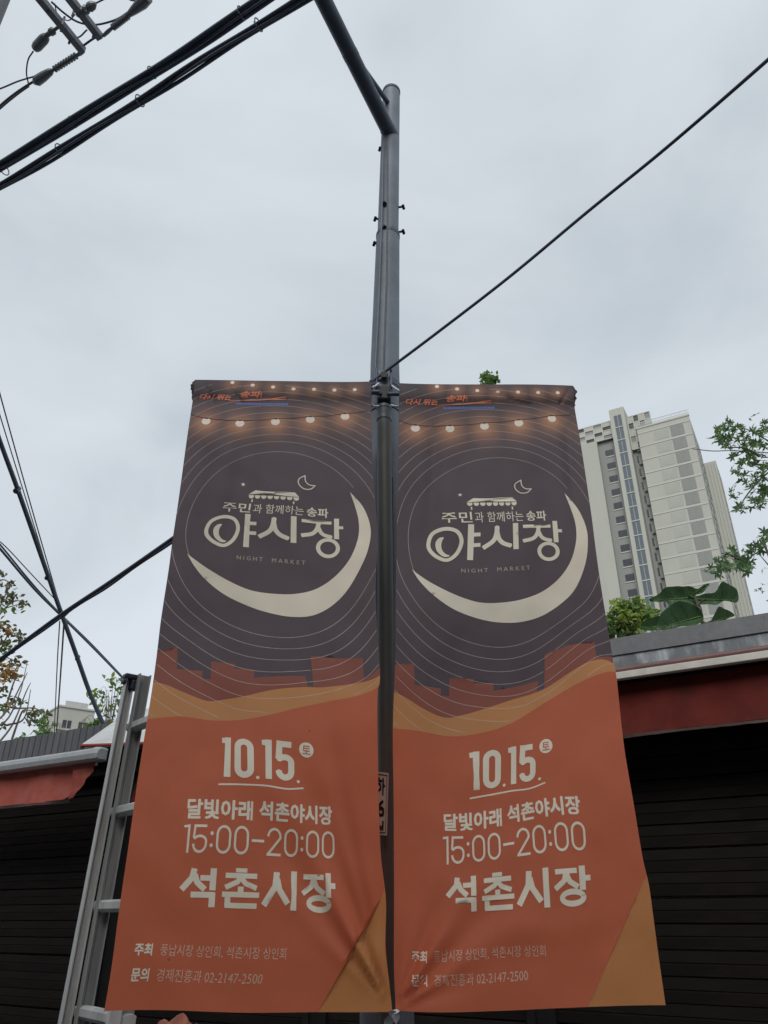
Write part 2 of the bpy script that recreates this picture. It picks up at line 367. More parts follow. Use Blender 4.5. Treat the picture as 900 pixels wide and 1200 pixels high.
# where features of the print (u, v) sit in the photograph on the left and on the right banner
FEAT = [
 (.092,.103,241.6,493.2,486.7,501.6),(.279,.105,281.1,496,527.4,501.9),(.471,.102,322.8,494.4,567.6,499.4),(.661,.096,363.6,492.2,608,496.3),(.851,.086,404.3,488.8,646.9,491),
 (.322,.247,284.9,567.2,539.2,580.6),(.650,.236,358.9,565.3,612.7,570.6),(.354,.271,291.4,582.5,546.7,590.2),(.614,.271,351.1,585.6,605.5,590.2),
 (.231,.297,262.4,594,518.4,606.7),(.756,.297,383.8,602.7,639.1,604.9),(.148,.341,240,620.4,500,636.9),(.363,.312,289.5,604,552,616.7),(.366,.376,289.5,642.5,552,658),
 (.600,.312,345.5,606,605.8,614.5),(.600,.363,345.5,638,605.8,644.7),(.832,.333,401.8,622,658.7,626),(.760,.386,386,655,644.4,658),
 (.319,.395,278,653,541,668),(.650,.395,357.3,659.6,621,665.5),
 (.868,.245,409.6,573.1,660.3,573.7),(.956,.339,432.6,626,686.4,629),(.067,.399,216.7,654,480.4,672.7),
 (.089,.555,209,760,486,781),(.206,.591,237,787,517,808),(.249,.577,249,777,528,796),(.438,.585,298,785,578,801),(.654,.588,357,793,632,798),(.687,.550,365,768,639,766),(.919,.541,425,771,696,751),(.684,.602,365,805,639,807),
 (.320,.687,261,865,550,883),(.325,.739,261,910,553,926),(.622,.684,348,870,630,871),(.622,.736,348,916,630,915),(.661,.691,358.8,880,639,874),(.321,.743,257,916,552,933),(.647,.743,354.8,922.8,638,915),
 (.205,.768,220,937,520,956),(.205,.789,220,958,520,971),(.776,.765,388.8,945,679,933),(.774,.786,388.8,964,679,951),
 (.199,.797,215,966,519,980),(.202,.833,215,1000,519,1015),(.786,.796,392,973,686,962),(.784,.832,392,1007,686,997),
 (.210,.851,212,1019,524,1030),(.214,.893,212,1063,524,1069),(.782,.849,391,1022,690,1013),(.778,.893,391,1070,690,1060),
 (.071,.941,158,1112,483,1122),(.600,.941,335,1118,639,1115),(.071,.962,155,1137,482,1144),(.525,.965,309,1145,619,1140),
 (.226,.634,242,821,520,841),(.405,.624,286,816,572,829),(.660,.606,366,805,628,813),(.984,.572,442,796,716,771),(.391,.659,278,844,572,857),(.690,.625,370,826,640,822),(.981,.592,442,812,717,785),
 (.980,.872,448,1054,754,1032),(.726,1.0,373,1186,689,1180)]
CORN = dict(left=[(228,445),(435,447),(460,1186),(122,1185)], right=[(468,449),(672,452),(780,1177),(463,1184)])
EDGE = dict(left=[(0,0,228,445),(1,0,435,447),(1,1,460,1186),(0,1,122,1185),(.5,1,289,1187),(.5,0,332,446.5),(1,.20,437.5,560),(1,.44,440,690),(1,.595,441.5,800),(1,.705,443,900),(1,.83,446.5,1010),(1,.93,451,1108),
                  (0,.04,226,468),(0,.3,201,640),(0,.45,188,730),(0,.62,172,845),(0,.8,150.5,992),(0,.9,137,1085)],
            right=[(0,0,468,449),(1,0,672,452),(1,1,780,1178),(0,1,464,1184),(.5,1,612,1184),(.5,0,570,450.5),(0,.2,466,560),(0,.45,464,690),(0,.6,462,806),(0,.8,461.5,985),(0,.93,461.5,1110),
                   (1,.04,673,476),(1,.3,694,610),(1,.45,707,704),(1,.58,719,785),(1,.7,732,880),(1,.85,754,1012)])
def fit_banner(side, tilt):
    c = CORN[side]; Hm = homog([(0,0),(1,0),(1,1),(0,1)], c)
    Hi = homog(c, [(0,0),(1,0),(1,1),(0,1)])
    ev = aph(Hi, np.array([(e[2], e[3]) for e in EDGE[side]], float))
    src = np.array([(f[0], f[1]) for f in FEAT] + [(e[0], e[1] if e[1] in (0, 1) else v_[1]) for e, v_ in zip(EDGE[side], ev)], float)
    k = 2 if side == 'left' else 4
    dst = np.array([(f[k], f[k+1]) for f in FEAT] + [(e[2], e[3]) for e in EDGE[side]], float)
    res = dst - aph(Hm, src)
    sc = np.array([BW, BH]); X = src*sc; n = len(X)
    D = np.linalg.norm(X[:, None]-X[None], axis=2); K = np.where(D > 0, D**2*np.log(D+1e-12), 0) + np.eye(n)*2e-3
    P = np.c_[np.ones(n), X]; A = np.block([[K, P], [P.T, np.zeros((3, 3))]])
    w = np.linalg.solve(A, np.r_[res, np.zeros((3, 2))])
    # a flat parallelogram through the four corner rays gives the hanging plane
    rr = np.array([ray(*q) for q in c])
    Y = tilt                                     # depth (world Y) of the four corners
    C4 = np.array([CAM + rr[i]*(Y[i]/rr[i][1]) for i in range(4)])
    nrm = np.cross(C4[1]-C4[0], C4[3]-C4[0]); nrm /= np.linalg.norm(nrm)
    if nrm[1] > 0: nrm = -nrm
    def f(uv, fold, off=0.0):
        uv = np.asarray(uv, float); x = uv*sc
        d = np.linalg.norm(x[:, None]-X[None], axis=2); k_ = np.where(d > 0, d**2*np.log(d+1e-12), 0)
        px = aph(Hm, uv) + np.c_[k_, np.ones(len(x)), x] @ w
        r = np.stack([(px[:, 0]-450)/FPX, CP-(600-px[:, 1])/FPX*SP, SP+(600-px[:, 1])/FPX*CP], 1)
        u, v = uv[:, 0], uv[:, 1]
        yy = (Y[0]*(1-u)+Y[1]*u)*(1-v) + (Y[3]*(1-u)+Y[2]*u)*v
        yy = yy + fold(u, v)
        return CAM + r*(yy/r[:, 1])[:, None] + nrm*off
    return f
def ss(x, a, b): t = np.clip((x-a)/(b-a), 0, 1); return t*t*(3-2*t)
def noise2(u, v, seed, oct=5, f0=3.0):
    r = np.random.default_rng(seed); o = 0
    for k in range(oct*3):
        a = r.uniform(0, 6.28); f = f0*(1.6**(k/3)); o = o + np.sin(f*(math.cos(a)*u*BW + math.sin(a)*v*BH)*6.28/3 + r.uniform(0, 6.28))/(1.0+k)
    return o
def fold_common(u, v, seed):
    o = .0085*noise2(u, v, seed)*ss(v, .03, .12) + .0022*np.sin(u*31+1.5*np.sin(v*5+seed)+seed)*ss(v,.05,.1)*(1-ss(v,.35,.7))
    sl = (v < .047); o = o - np.where(sl, .012*np.sin(np.clip(v/.047, 0, 1)*math.pi)**.7, 0)           # pole sleeve bulges
    o = o - .004*np.exp(-((v-.049)/.004)**2)
    return o
def fold_left(u, v):
    o = fold_common(u, v, 11)
    # top left corner is bunched: diagonal creases in the sleeve
    o += .008*np.exp(-(((u-.05)*.68*2.2-(v-.0)*1.9)/.012)**2)*np.exp(-u/.25)*(v < .06)
    o += .004*np.exp(-(((u-.16)*.68*1.2-(v-.0)*1.9)/.008)**2)*np.exp(-((u-.2)/.18)**2)*(v < .06)
    o += .012*np.sin((u*3.1+v*.9)*6.28)*np.exp(-((v-.22)/.2)**2)*np.exp(-((u-.15)/.3)**2)           # long soft folds upper left
    x = (1-u)*BW; y = (1-v)*BH; r_ = np.hypot(x, y)+.02; th = np.arctan2(x, y)                        # creases pulled to the tied corner
    o += .015*np.sin(th*19+.6)*np.exp(-((th-.50)/.30)**2)*ss(r_, .0, .12)*np.exp(-(r_/.42)**2)
    o += .010*np.exp(-((th-.24)/.055)**2)*ss(r_, .03, .25)*np.exp(-(r_/.75)**2)
    o -= .018*np.exp(-((u-1)/.16)**2)*ss(v, .5, .85)*(1-ss(v, .93, 1))
    return o
def fold_right(u, v):
    o = fold_common(u, v, 23)
    o += .007*np.exp(-(((1-u)*.68*1.6-(.048-v)*1.9*-1 - .10)/.010)**2)*(v < .05)
    o += .004*np.exp(-(((1-u-.32)*.68+(v-.045)*1.9*2.0)/.012)**2)*(v < .055)
    x = u*BW; y = (1-v)*BH; r_ = np.hypot(x, y)+.02; th = np.arctan2(x, y)
    o += .015*np.sin(th*15+1.0)*np.exp(-((th-.75)/.45)**2)*ss(r_, .0, .10)*np.exp(-(r_/.30)**2)
    o += .010*np.exp(-((u-.16-.03*np.sin(v*9))/.035)**2)*np.exp(-((v-.2)/.16)**2)
    o += .012*np.exp(-((u-.93+.05*v)/.03)**2)*np.exp(-((v-.18)/.10)**2)
    o += .005*np.sin(v*BH*34+u*3)*np.exp(-((v-.915)/.025)**2)*np.exp(-((u-.55)/.3)**2)                # shallow level crease low down
    o += .007*np.sin(v*BH*12+u*4)*np.exp(-((v-.72)/.12)**2)*np.exp(-((u-.25)/.25)**2)
    return o
YL = (2.19, 2.197, 2.002, 1.995); YR = (2.209, 2.236, 2.125, 2.098)
FL, FR = fit_banner('left', YL), fit_banner('right', YR)

def cdt(polys, extra=(), eps=1e-6):
    """union / partition of 2D polygons (list of vertex lists); returns verts, triangles, origin face ids"""
    v, f = [], []
    for p in polys:
        ar = sum(p[i][0]*p[(i+1) % len(p)][1] - p[(i+1) % len(p)][0]*p[i][1] for i in range(len(p)))
        if abs(ar) < 1e-10: continue
        if ar < 0: p = p[::-1]
        b = len(v); v += [Vector((float(q[0]), float(q[1]))) for q in p]; f.append(list(range(b, b+len(p))))
    v += [Vector((float(q[0]), float(q[1]))) for q in extra]
    r = delaunay_2d_cdt(v, [], f, 0, eps, True)
    return np.array([(q.x, q.y) for q in r[0]]), r[2], r[5]
def catm(pts, n=8, closed=False):
    P = [np.array(p, float) for p in pts]; m = len(P); o = []
    rngi = range(m if closed else m-1)
    for i in rngi:
        p0 = P[(i-1) % m] if (closed or i > 0) else P[0]*2-P[1]; p1 = P[i]; p2 = P[(i+1) % m]; p3 = P[(i+2) % m] if (closed or i+2 < m) else p2*2-p1
        for k in range(n):
            t = k/n; o.append(.5*((2*p1)+(-p0+p2)*t+(2*p0-5*p1+4*p2-p3)*t*t+(-p0+3*p1-3*p2+p3)*t**3))
    if not closed: o.append(P[-1])
    return o
def stroke(pts, w, round_end=False):
    """polygons covering a polyline of width w"""
    P = [np.array(p, float) for p in pts]; out = []
    for i in range(len(P)-1):
        d = P[i+1]-P[i]; l = np.linalg.norm(d)
        if l < 1e-9: continue
        n = np.array([-d[1], d[0]])/l*w/2; out.append([P[i]-n, P[i+1]-n, P[i+1]+n, P[i]+n])
    js = range(len(P)) if round_end else range(1, len(P)-1)
    for i in js: out.append([P[i]+np.array([math.cos(a), math.sin(a)])*w/2*.999 for a in np.linspace(.01, 6.293, 13)[:-1]])
    return out
def ring(c, rx, ry, w, n=36):
    o = []; 
    for k in range(n):
        a, b = 2*math.pi*k/n, 2*math.pi*(k+1)/n
        q = lambda t, s: (c[0]+math.cos(t)*(rx+s*w/2), c[1]+math.sin(t)*(ry+s*w/2))
        o.append([q(a, -1), q(a, 1), q(b, 1), q(b, -1)])
    return o
def disc(c, r, n=20, ry=None): return [(c[0]+math.cos(2*math.pi*k/n)*r, c[1]+math.sin(2*math.pi*k/n)*(ry or r)) for k in range(n)]

_tc = {}
def text_polys(s, box, bold=0.0, skew=0.0, spacing=1.0):
    """flat triangles of a line of type fitted to box (x0, y0, x1, y1) in print millimetre space, y down"""
    cu = bpy.data.curves.new('t', 'FONT'); cu.body = s; cu.size = 1; cu.offset = 0; cu.resolution_u = 2; cu.space_character = spacing
    o = bpy.data.objects.new('t', cu); COL.objects.link(o); bpy.context.view_layer.update()
    me = o.to_mesh(); co = np.array([v.co[:2] for v in me.vertices]); fa = [tuple(p.vertices) for p in me.polygons]; o.to_mesh_clear()
    cnt = {}
    for f in fa:
        for i in range(len(f)):
            e_ = tuple(sorted((f[i], f[(i+1) % len(f)]))); cnt[e_] = cnt.get(e_, 0)+1
    rim = [e_ for e_, n_ in cnt.items() if n_ == 1]
    bpy.data.objects.remove(o); bpy.data.curves.remove(cu)
    lo, hi = co.min(0), co.max(0); x0, y0, x1, y1 = box
    t = (co-lo)/(hi-lo); X = x0+t[:, 0]*(x1-x0)+skew*t[:, 1]*(y1-y0); Y = y1-t[:, 1]*(y1-y0)
    out = [[(X[i], Y[i]) for i in f] for f in fa]
    if bold > 0:                                  # heavier weight: thicken every outline
        k = (y1-y0)/(hi[1]-lo[1])*bold*2; kx = (x1-x0)/(hi[0]-lo[0])*bold
        xa = np.clip(X, x0+kx, x1-kx); ya = np.clip(Y, y0+k/2, y1-k/2)
        out = [[(xa[i], ya[i]) for i in f] for f in fa]
        for a, b in rim: out += stroke([(xa[a], ya[a]), (xa[b], ya[b])], k, False)
        for i in {i for e_ in rim for i in e_}: out.append([(xa[i]+.5*k*math.cos(q), ya[i]+.5*k*math.sin(q)) for q in np.linspace(.3, 6.583, 9)[:-1]])
    return out
def digits(s, x0, y0, h, w, sw, gap, slim=1.0):
    """condensed rounded figures drawn with strokes"""
    o = []; x = x0
    def arc(cx, cy, rx, ry, a0, a1, n=10): return [(cx+rx*math.cos(R(a0+(a1-a0)*k/n)), cy+ry*math.sin(R(a0+(a1-a0)*k/n))) for k in range(n+1)]
    for ch in s:
        a, b, t, bt = x+sw/2, x+w-sw/2, y0+sw/2, y0+h-sw/2; r = (b-a)/2; cx = (a+b)/2
        if ch == '0':
            p = arc(cx, t+r, r, r, 180, 360) + arc(cx, bt-r, r, r, 0, 180); o += stroke(p+[p[0]], sw, True); x += w+gap
        elif ch == '1':
            q = x+w*.42; o += stroke([(q, y0), (q, y0+h)], sw); o += stroke([(q-w*.34, y0+h*.035+sw*.35), (q, y0+sw*.5)], sw*.9); x += w*.42+sw/2+gap
        elif ch == '5':
            m = y0+h*.44
            o += stroke([(b, t), (a+.06*w, t)], sw); o += stroke([(a+.06*w, y0), (a, m+sw*.2)], sw)
            p = [(a, m)] + arc(cx, m-sw*.1+r*.6, r, r*.7, 215, 360) + arc(cx, bt-r, r, r, 0, 180); o += stroke(p, sw); x += w+gap
        elif ch == '2':
            p = arc(cx, t+r, r, r, 180, 360) + [(b, y0+h*.36), (a+.0*w, bt-sw*.1), (a, bt)]; o += stroke(p, sw); o += stroke([(a-sw*.5, bt), (b+sw*.4, bt)], sw); x += w+gap
        elif ch == ':':
            for q in (.30, .72): o.append(disc((x+sw*.6, y0+h*q), sw*.75, 10))
            x += sw*1.3+gap
        elif ch == '.':
            o.append(disc((x+sw*.4, y0+h-sw*.3), sw*.42, 12)); x += sw*.8+gap
        elif ch == '-':
            o += stroke([(x, y0+h*.5), (x+w*.85, y0+h*.5)], sw); x += w*.85+gap
        elif ch == ' ': x += w*.5
    return o, x-gap
def fit_x(polys, x0, x1):
    xs = [q[0] for p in polys for q in p]; a, b = min(xs), max(xs); return [[(x0+(q[0]-a)/(b-a)*(x1-x0), q[1]) for q in p] for p in polys]
def U(u): return u*BW
def V(v): return v*BH

# colours of the print
def cloth_mat(name, c, glow=False, tr=.42, var=.05, alpha=0):
    m = mat(name, c, .50, 0, var, 4, .25, 700, trans=tr, spec=.38, dirt=tuple(q*.8 for q in c), dscale=3.5, damt=.35)
    t = m.node_tree; n, l = t.nodes, t.links      # scattered dirt specks
    src = n['Principled BSDF'].inputs['Base Color'].links[0].from_socket
    co = n.new('ShaderNodeTexCoord'); vo = n.new('ShaderNodeTexVoronoi'); vo.inputs['Scale'].default_value = 8.5; l.new(co.outputs['Object'], vo.inputs['Vector'])
    lt_ = n.new('ShaderNodeMath'); lt_.operation = 'LESS_THAN'; lt_.inputs[1].default_value = .028; l.new(vo.outputs['Distance'], lt_.inputs[0])
    sm_ = n.new('ShaderNodeMath'); sm_.operation = 'MULTIPLY'; sm_.inputs[1].default_value = .55; l.new(lt_.outputs[0], sm_.inputs[0])
    mk_ = n.new('ShaderNodeMixRGB'); mk_.inputs['Color2'].default_value = (.06,.035,.03,1); l.new(sm_.outputs[0], mk_.inputs['Fac']); l.new(src, mk_.inputs['Color1'])
    l.new(mk_.outputs['Color'], n['Principled BSDF'].inputs['Base Color'])
    if glow:
        at = n.new('ShaderNodeAttribute'); at.attribute_name = 'bulb_glow'
        mix = n.new('ShaderNodeMixRGB'); mix.inputs['Color2'].default_value = (.85, .40, .20, 1)
        src = n['Principled BSDF'].inputs['Base Color'].links[0].from_socket
        l.new(at.outputs['Fac'], mix.inputs['Fac']); l.new(src, mix.inputs['Color1'])
        l.new(mix.outputs['Color'], n['Principled BSDF'].inputs['Base Color'])
        for q in n:
            if q.type == 'BSDF_TRANSLUCENT': l.new(mix.outputs['Color'], q.inputs['Color'])
    if alpha:                                    # thin ink that lets the colour below show
        t = m.node_tree; n, l = t.nodes, t.links; o = n['Material Output']; src = o.inputs['Surface'].links[0].from_socket
        tp2 = n.new('ShaderNodeBsdfTransparent'); ms = n.new('ShaderNodeMixShader'); ms.inputs['Fac'].default_value = alpha
        l.new(src, ms.inputs[1]); l.new(tp2.outputs['BSDF'], ms.inputs[2]); l.new(ms.outputs['Shader'], o.inputs['Surface'])
    return m
PM = [cloth_mat('print_night', (.138,.104,.118), True), cloth_mat('print_skyline', (.38,.125,.092)), cloth_mat('print_hill', (.76,.34,.135)),
      cloth_mat('print_orange', (.72,.175,.085)), cloth_mat('print_wedge', (.70,.285,.10))]
CREAM = cloth_mat('print_cream', (.86,.78,.63), tr=.05); LINE = cloth_mat('print_line', (.86,.76,.68), tr=.05, alpha=.55); FAINT = cloth_mat('print_thin_cream', (.82,.70,.56), tr=.05, alpha=.40); BULB = cloth_mat('print_bulb', (.93,.82,.70), tr=.05)
OTXT = cloth_mat('print_orange_letters', (.88,.24,.12), tr=.05); BTXT = cloth_mat('print_blue_band', (.11,.18,.5), tr=.05); DARK = cloth_mat('print_dark_line', (.05,.035,.045)); ORG = PM[3]

# regions of the cloth (night is what is left)
hill_top = catm([(0,.602),(.06,.609),(.13,.621),(.226,.634),(.30,.632),(.405,.624),(.53,.612),(.68,.603),(.78,.592),(.88,.580),(1,.568)], 6)
hill_bot = catm([(0,.655),(.12,.655),(.26,.662),(.391,.659),(.50,.650),(.60,.637),(.69,.625),(.80,.612),(.90,.602),(1,.590)], 6)
skyl = [(0,.557),(.085,.551),(.092,.586),(.206,.590),(.206,.601),(.243,.602),(.243,.575),(.350,.577),(.350,.584),(.438,.585),(.438,.597),(.50,.594),(.60,.590),(.654,.588),(.654,.604),(.684,.602),(.684,.551),(.80,.546),(.919,.541),(.919,.572),(.97,.562),(1,.556)]
def mm(pts): return [(U(a), V(b)) for a, b in pts]
below = [(1,1),(0,1)]
regions = [mm([(0,0),(1,0),(1,1),(0,1)]), mm(skyl + below), mm(hill_top + below), mm(hill_bot + below), mm([(.980,.872),(1,.862),(1,1),(.726,1)])]
gx, gy = 64, 190
extra = [(U(i/gx), V(j/gy)) for i in range(gx+1) for j in range(gy+1)]
gv, gt, go = cdt(regions, extra)
gmat = [max(o) if len(o) else 0 for o in go]
bulbs2 = [(.092,.104),(.279,.106),(.471,.102),(.661,.095),(.851,.085)]
bulbs1 = [(.215,.006),(.33,.012),(.445,.016),(.56,.020),(.675,.020),(.79,.021),(.905,.020)]
gl = np.zeros(len(gv))
for (u, v) in bulbs2: d = np.hypot(gv[:,0]-U(u), gv[:,1]-V(v+.004)); gl = np.maximum(gl, .85*np.exp(-(d/.043)**1.5))
for (u, v) in bulbs1: d = np.hypot(gv[:,0]-U(u), gv[:,1]-V(v+.003)); gl = np.maximum(gl, .68*np.exp(-(d/.027)**1.6))
gl = np.maximum(gl, .16*np.exp(-((gv[:,1]-V(.105))/.05)**2))

# printed marks, each a list of flat polygons in print space
marks = []
cc = (U(.512), V(.333)); crx, cry = U(.447), V(.160)
HLi = homog(CORN['left'], [(0,0),(1,0),(1,1),(0,1)])
def from_photo(z): return [(U(u), V(v)) for u, v in aph(HLi, np.array([(180+x/3.214, 430+y/3.214) for x, y in z]))]
outer = catm(from_photo([(738,460),(782,512),(806,570),(812,630),(795,715),(745,812),(682,876),(600,922),(515,937),(430,931),(350,912),(260,874),(188,820),(142,765),(118,718)]), 5)
inner = catm(from_photo([(738,460),(756,516),(768,575),(764,640),(735,715),(682,778),(610,826),(530,850),(450,857),(375,854),(320,840),(255,812),(190,775),(145,742),(118,718)]), 5)
marks.append(('crescent_print', CREAM, [outer + inner[::-1][1:-1]], 1))
A = .637/.68
# the three big syllables
gw = U(.832)-U(.148)
def g(x, y): return (U(.148) + (x-25)/833*gw, V(.309) + y*.000622)
P = []
el = catm([g(135,24), g(205,38), g(232,92), g(205,160), g(150,198), g(90,180), g(45,140), g(36,98), g(62,48)], 5, True)
P += stroke([*el, el[0]], .0125, True)
mo = [g(128,70), g(100,72), g(78,98), g(84,140), g(112,170), g(140,180), g(162,172)]
mi = [g(138,162), g(118,140), g(112,112), g(118,88)]
P.append(catm(mo + mi, 4, True))
P += stroke([g(290,0), g(284,200)], .0185); P += stroke([g(296,58), g(346,58)], .013); P += stroke([g(292,116), g(346,116)], .013)
P += stroke(catm([g(452,18), g(446,60), g(425,100), g(362,136)], 6), .0155); P += stroke(catm([g(450,48), g(462,90), g(490,118), g(538,136)], 6), .0150)
P += stroke([g(568,2), g(568,158)], .0175)
P += stroke([g(615,24), g(790,24)], .0125); P += stroke(catm([g(716,26), g(704,68), g(675,98), g(613,112)], 6), .0135); P += stroke(catm([g(712,56), g(728,88), g(752,104), g(788,112)], 6), .0130)
P += stroke([g(820,-6), g(818,124)], .0155); P += stroke([g(822,54), g(859,54)], .0115)
P += ring(g(766,176), .030, .029, .0125, 30)
marks.append(('lettering', CREAM, P, 1))
def tb(s, u0, v0, u1, v1, b=0.0, sk=0, m=CREAM, name='lettering', sp=1.0): marks.append((name, m, text_polys(s, (U(u0), V(v0), U(u1), V(v1)), b, sk, spacing=sp), 0))
tb('주민', .226, .2862, .375, .3060, .016)
tb('과 함께하는', 0.388, .2862, .640, .3060, 0)
tb('송파', .655, .2862, .760, .3060, .016)
tb('NIGHT  MARKET', .317, .3915, .652, .3990, 0, 0, FAINT, sp=1.5)
# little awning with scallops, posts, star, outlined moon
def a2(x, y): return (U(.354)+(x-290)/308*U(.26), V(.2585)+(y-118)*.00052)
P = [[a2(330,114), a2(570,114), a2(598,147), a2(290,147)]]
for k in range(8):
    x = 290+k*38.8; P.append([a2(x+2,151), a2(x+34,151), a2(x+34,162), a2(x+30,172), a2(x+18,178), a2(x+6,172), a2(x+2,162)])
P += stroke([a2(316,184), a2(316,206)], .0045) + stroke([a2(566,184), a2(566,206)], .0045)
marks.append(('stall_emblem', CREAM, P, 0))
st = [(U(.322)+math.sin(k*math.pi/5)*(.0085 if k % 2 == 0 else .0036), V(.2475)-math.cos(k*math.pi/5)*(.0085 if k % 2 == 0 else .0036)) for k in range(10)]
marks.append(('star_emblem', CREAM, [st], 0))
mx_, my_ = U(.652), V(.236)
om = catm([(mx_-.006,my_-.027),(mx_-.026,my_-.012),(mx_-.026,my_+.008),(mx_-.010,my_+.024),(mx_+.012,my_+.024),(mx_+.027,my_+.010)], 6) + catm([(mx_+.027,my_+.010),(mx_+.008,my_+.008),(mx_-.004,my_-.005),(mx_-.006,my_-.027)], 5)[1:]
marks.append(('moon_emblem', CREAM, stroke(om, .0034, True), 0))
# date
P, xe = digits('10', 0, V(.6855), V(.0525), .047, .0155, .009); P = fit_x(P, U(.318), U(.452))
q_, xe = digits('15', 0, V(.6840), V(.0525), .047, .0155, .009); q_ = fit_x(q_, U(.484), U(.612))
P += q_ + [disc((U(.467), V(.736)), .0042, 12), disc((U(.628), V(.736)), .0042, 12)]
marks.append(('lettering', CREAM, P, 1))
ul = catm(mm([(.318,.7475),(.40,.7465),(.50,.7455),(.58,.7470),(.648,.7440)]), 6); marks.append(('underline_print', CREAM, stroke(ul, .0042, True), 0))
marks.append(('badge_print', CREAM, [disc((U(.662), V(.691)), .0195, 26)], 0))
marks.append(('badge_lettering', ORG, text_polys('토', (U(.662)-.0115, V(.691)-.011, U(.662)+.0115, V(.691)+.011), .0), 2))
tb('달빛아래', .205, .7665, .452, .7905, .030); tb('석촌야시장', .478, .7650, .776, .7890, .030)
P, xe = digits('15:00-20:00', 0, V(.7975), V(.0345), .042, .0062, .0085); P = fit_x(P, U(.200), U(.785)); marks.append(('lettering', CREAM, P, 1))
def h(x, y): return (U(.210)+(x-255)*.000815, V(.8490)+(y-195)*.00069)
for gl_ in (
    [([h(290,197), h(286,225), h(258,263)], .0135), ([h(292,215), h(300,240), h(322,262)], .0130), ([h(308,226), h(336,226)], .0120), ([h(343,195), h(343,264)], .0140), ([h(284,278), h(350,278)], .0125), ([h(343,272), h(343,316)], .0140)],
    [([h(405,199), h(437,199)], .0095), ([h(377,216), h(466,216)], .0115), ([h(421,216), h(412,235), h(378,254)], .0115), ([h(421,222), h(434,240), h(466,254)], .0115), ([h(421,250), h(421,274)], .0130), ([h(370,275), h(474,275)], .0115), ([h(386,284), h(386,312)], .0130), ([h(379,309), h(468,309)], .0115)],
    [([h(523,200), h(520,245), h(488,306)], .0145), ([h(525,222), h(532,255), h(558,298)], .0140), ([h(575,195), h(575,318)], .0145)],
    [([h(604,211), h(668,211)], .0115), ([h(636,213), h(630,240), h(602,264)], .0120), ([h(638,222), h(646,244), h(670,262)], .0120), ([h(683,197), h(683,272)], .0140), ([h(686,236), h(706,236)], .0120)]):
    P = []
    for q in gl_: P += stroke(*q)
    if gl_[0][0][0][0] > h(600,0)[0]: P += ring(h(653,293), .0255, .0125, .0125, 30)
    marks.append(('lettering', CREAM, P, 1))
tb('주최', .071, .9345, .132, .9475, .030); tb('문의', .071, .9600, .132, .9730, .030)
tb('풍납시장 상인회, 석촌시장 상인회', .160, .9345, .600, .9475, 0, 0, FAINT); tb('경제진흥과 02-2147-2500', .160, .9600, .525, .9730, 0, 0, FAINT)
# line above the bulbs: orange slogan with a brush stroke, blue band below
tb('다시 뛰는', .035, .0365, .215, .0505, .035, .25, OTXT); tb('송파!', .262, .0270, .385, .0430, .035, .25, OTXT)
sw_ = catm([(.205,.0520),(.30,.0500),(.40,.0480),(.52,.0405)], 6)
marks.append(('brush_print', OTXT, stroke(mm(sw_), .0042) + stroke(mm([(.41,.0475),(.52,.0465)]), .0035), 0))
P = []; x = .245
rr_ = random.Random(4)
while x < .53: w_ = rr_.uniform(.008, .02); P.append(mm([(x,.0560),(x+w_,.0560),(x+w_,.0610),(x,.0610)])); x += w_+.003
marks.append(('blue_band_print', BTXT, P, 0))
# bulbs with their cord
P = [disc((U(u), V(v)), .0155, 18) for u, v in bulbs2]; marks.append(('bulb_print', BULB, P, 0))
P = [disc((U(u), V(v)), .0075, 14) for u, v in bulbs1]; marks.append(('small_bulb_print', BULB, P, 0))
cd = []
pts = [(0,.094)] + bulbs2 + [(1,.078)]
for i in range(len(pts)-1):
    (a, b), (c, d) = pts[i], pts[i+1]
    for k in range(6): t = k/6; cd.append((U(a+(c-a)*t), V(b-.0078+(d-b)*t + .0022*math.sin(math.pi*t))))
P = stroke(cd, .0018)
for u, v in bulbs2: P += stroke([(U(u), V(v)-.016), (U(u), V(v)-.0115)], .012)
marks.append(('cord_print', DARK, P, 2))
# wavering rings round the crescent
def ring_lines():
    out = []
    for k in range(11):
        cur = []
        for a in np.linspace(0, 2*math.pi, 900):
            wob = 1 + (.006+.0012*k)*math.sin(3*a+1.1+.10*k) + (.004+.0010*k)*math.sin(5*a+.4-.12*k) + .0012*math.sin(9*a+k)
            r = (.305*1.005 if k == 0 else .318+.0335*k)*(wob if k else 1)
            u_, v_ = (cc[0]+r*.945*math.cos(a))/BW, (cc[1]+r*(1.06 if math.sin(a) > 0 else 1.0)*math.sin(a))/BH
            ok = 0.002 < u_ < .998 and .012 < v_ < np.interp(u_, [0,.26,.39,.5,.69,.8,.9,1], [.652,.659,.656,.647,.622,.609,.599,.587])
            if k == 0 and (R(-34) < a < R(156) or a > R(326)): ok = False
            if ok: cur.append((U(u_), V(v_)))
            else:
                if len(cur) > 2: out.append(cur)
                cur = []
        if len(cur) > 2: out.append(cur)
    return out
RL = ring_lines()

prep = []
for name, m, polys, lift in marks:
    xs = [q[0] for p in polys for q in p]; ys = [q[1] for p in polys for q in p]
    st_ = .01
    ex = [(a, b) for a in np.arange(min(xs)+.003, max(xs), st_) for b in np.arange(min(ys)+.003, max(ys), st_)]
    v, f, o = cdt(polys, ex, 1e-7)
    f = [t for t, oo in zip(f, o) if len(oo)]
    prep.append((name, m, v, f, lift))
print('print marks', len(prep), sum(len(p[3]) for p in prep))

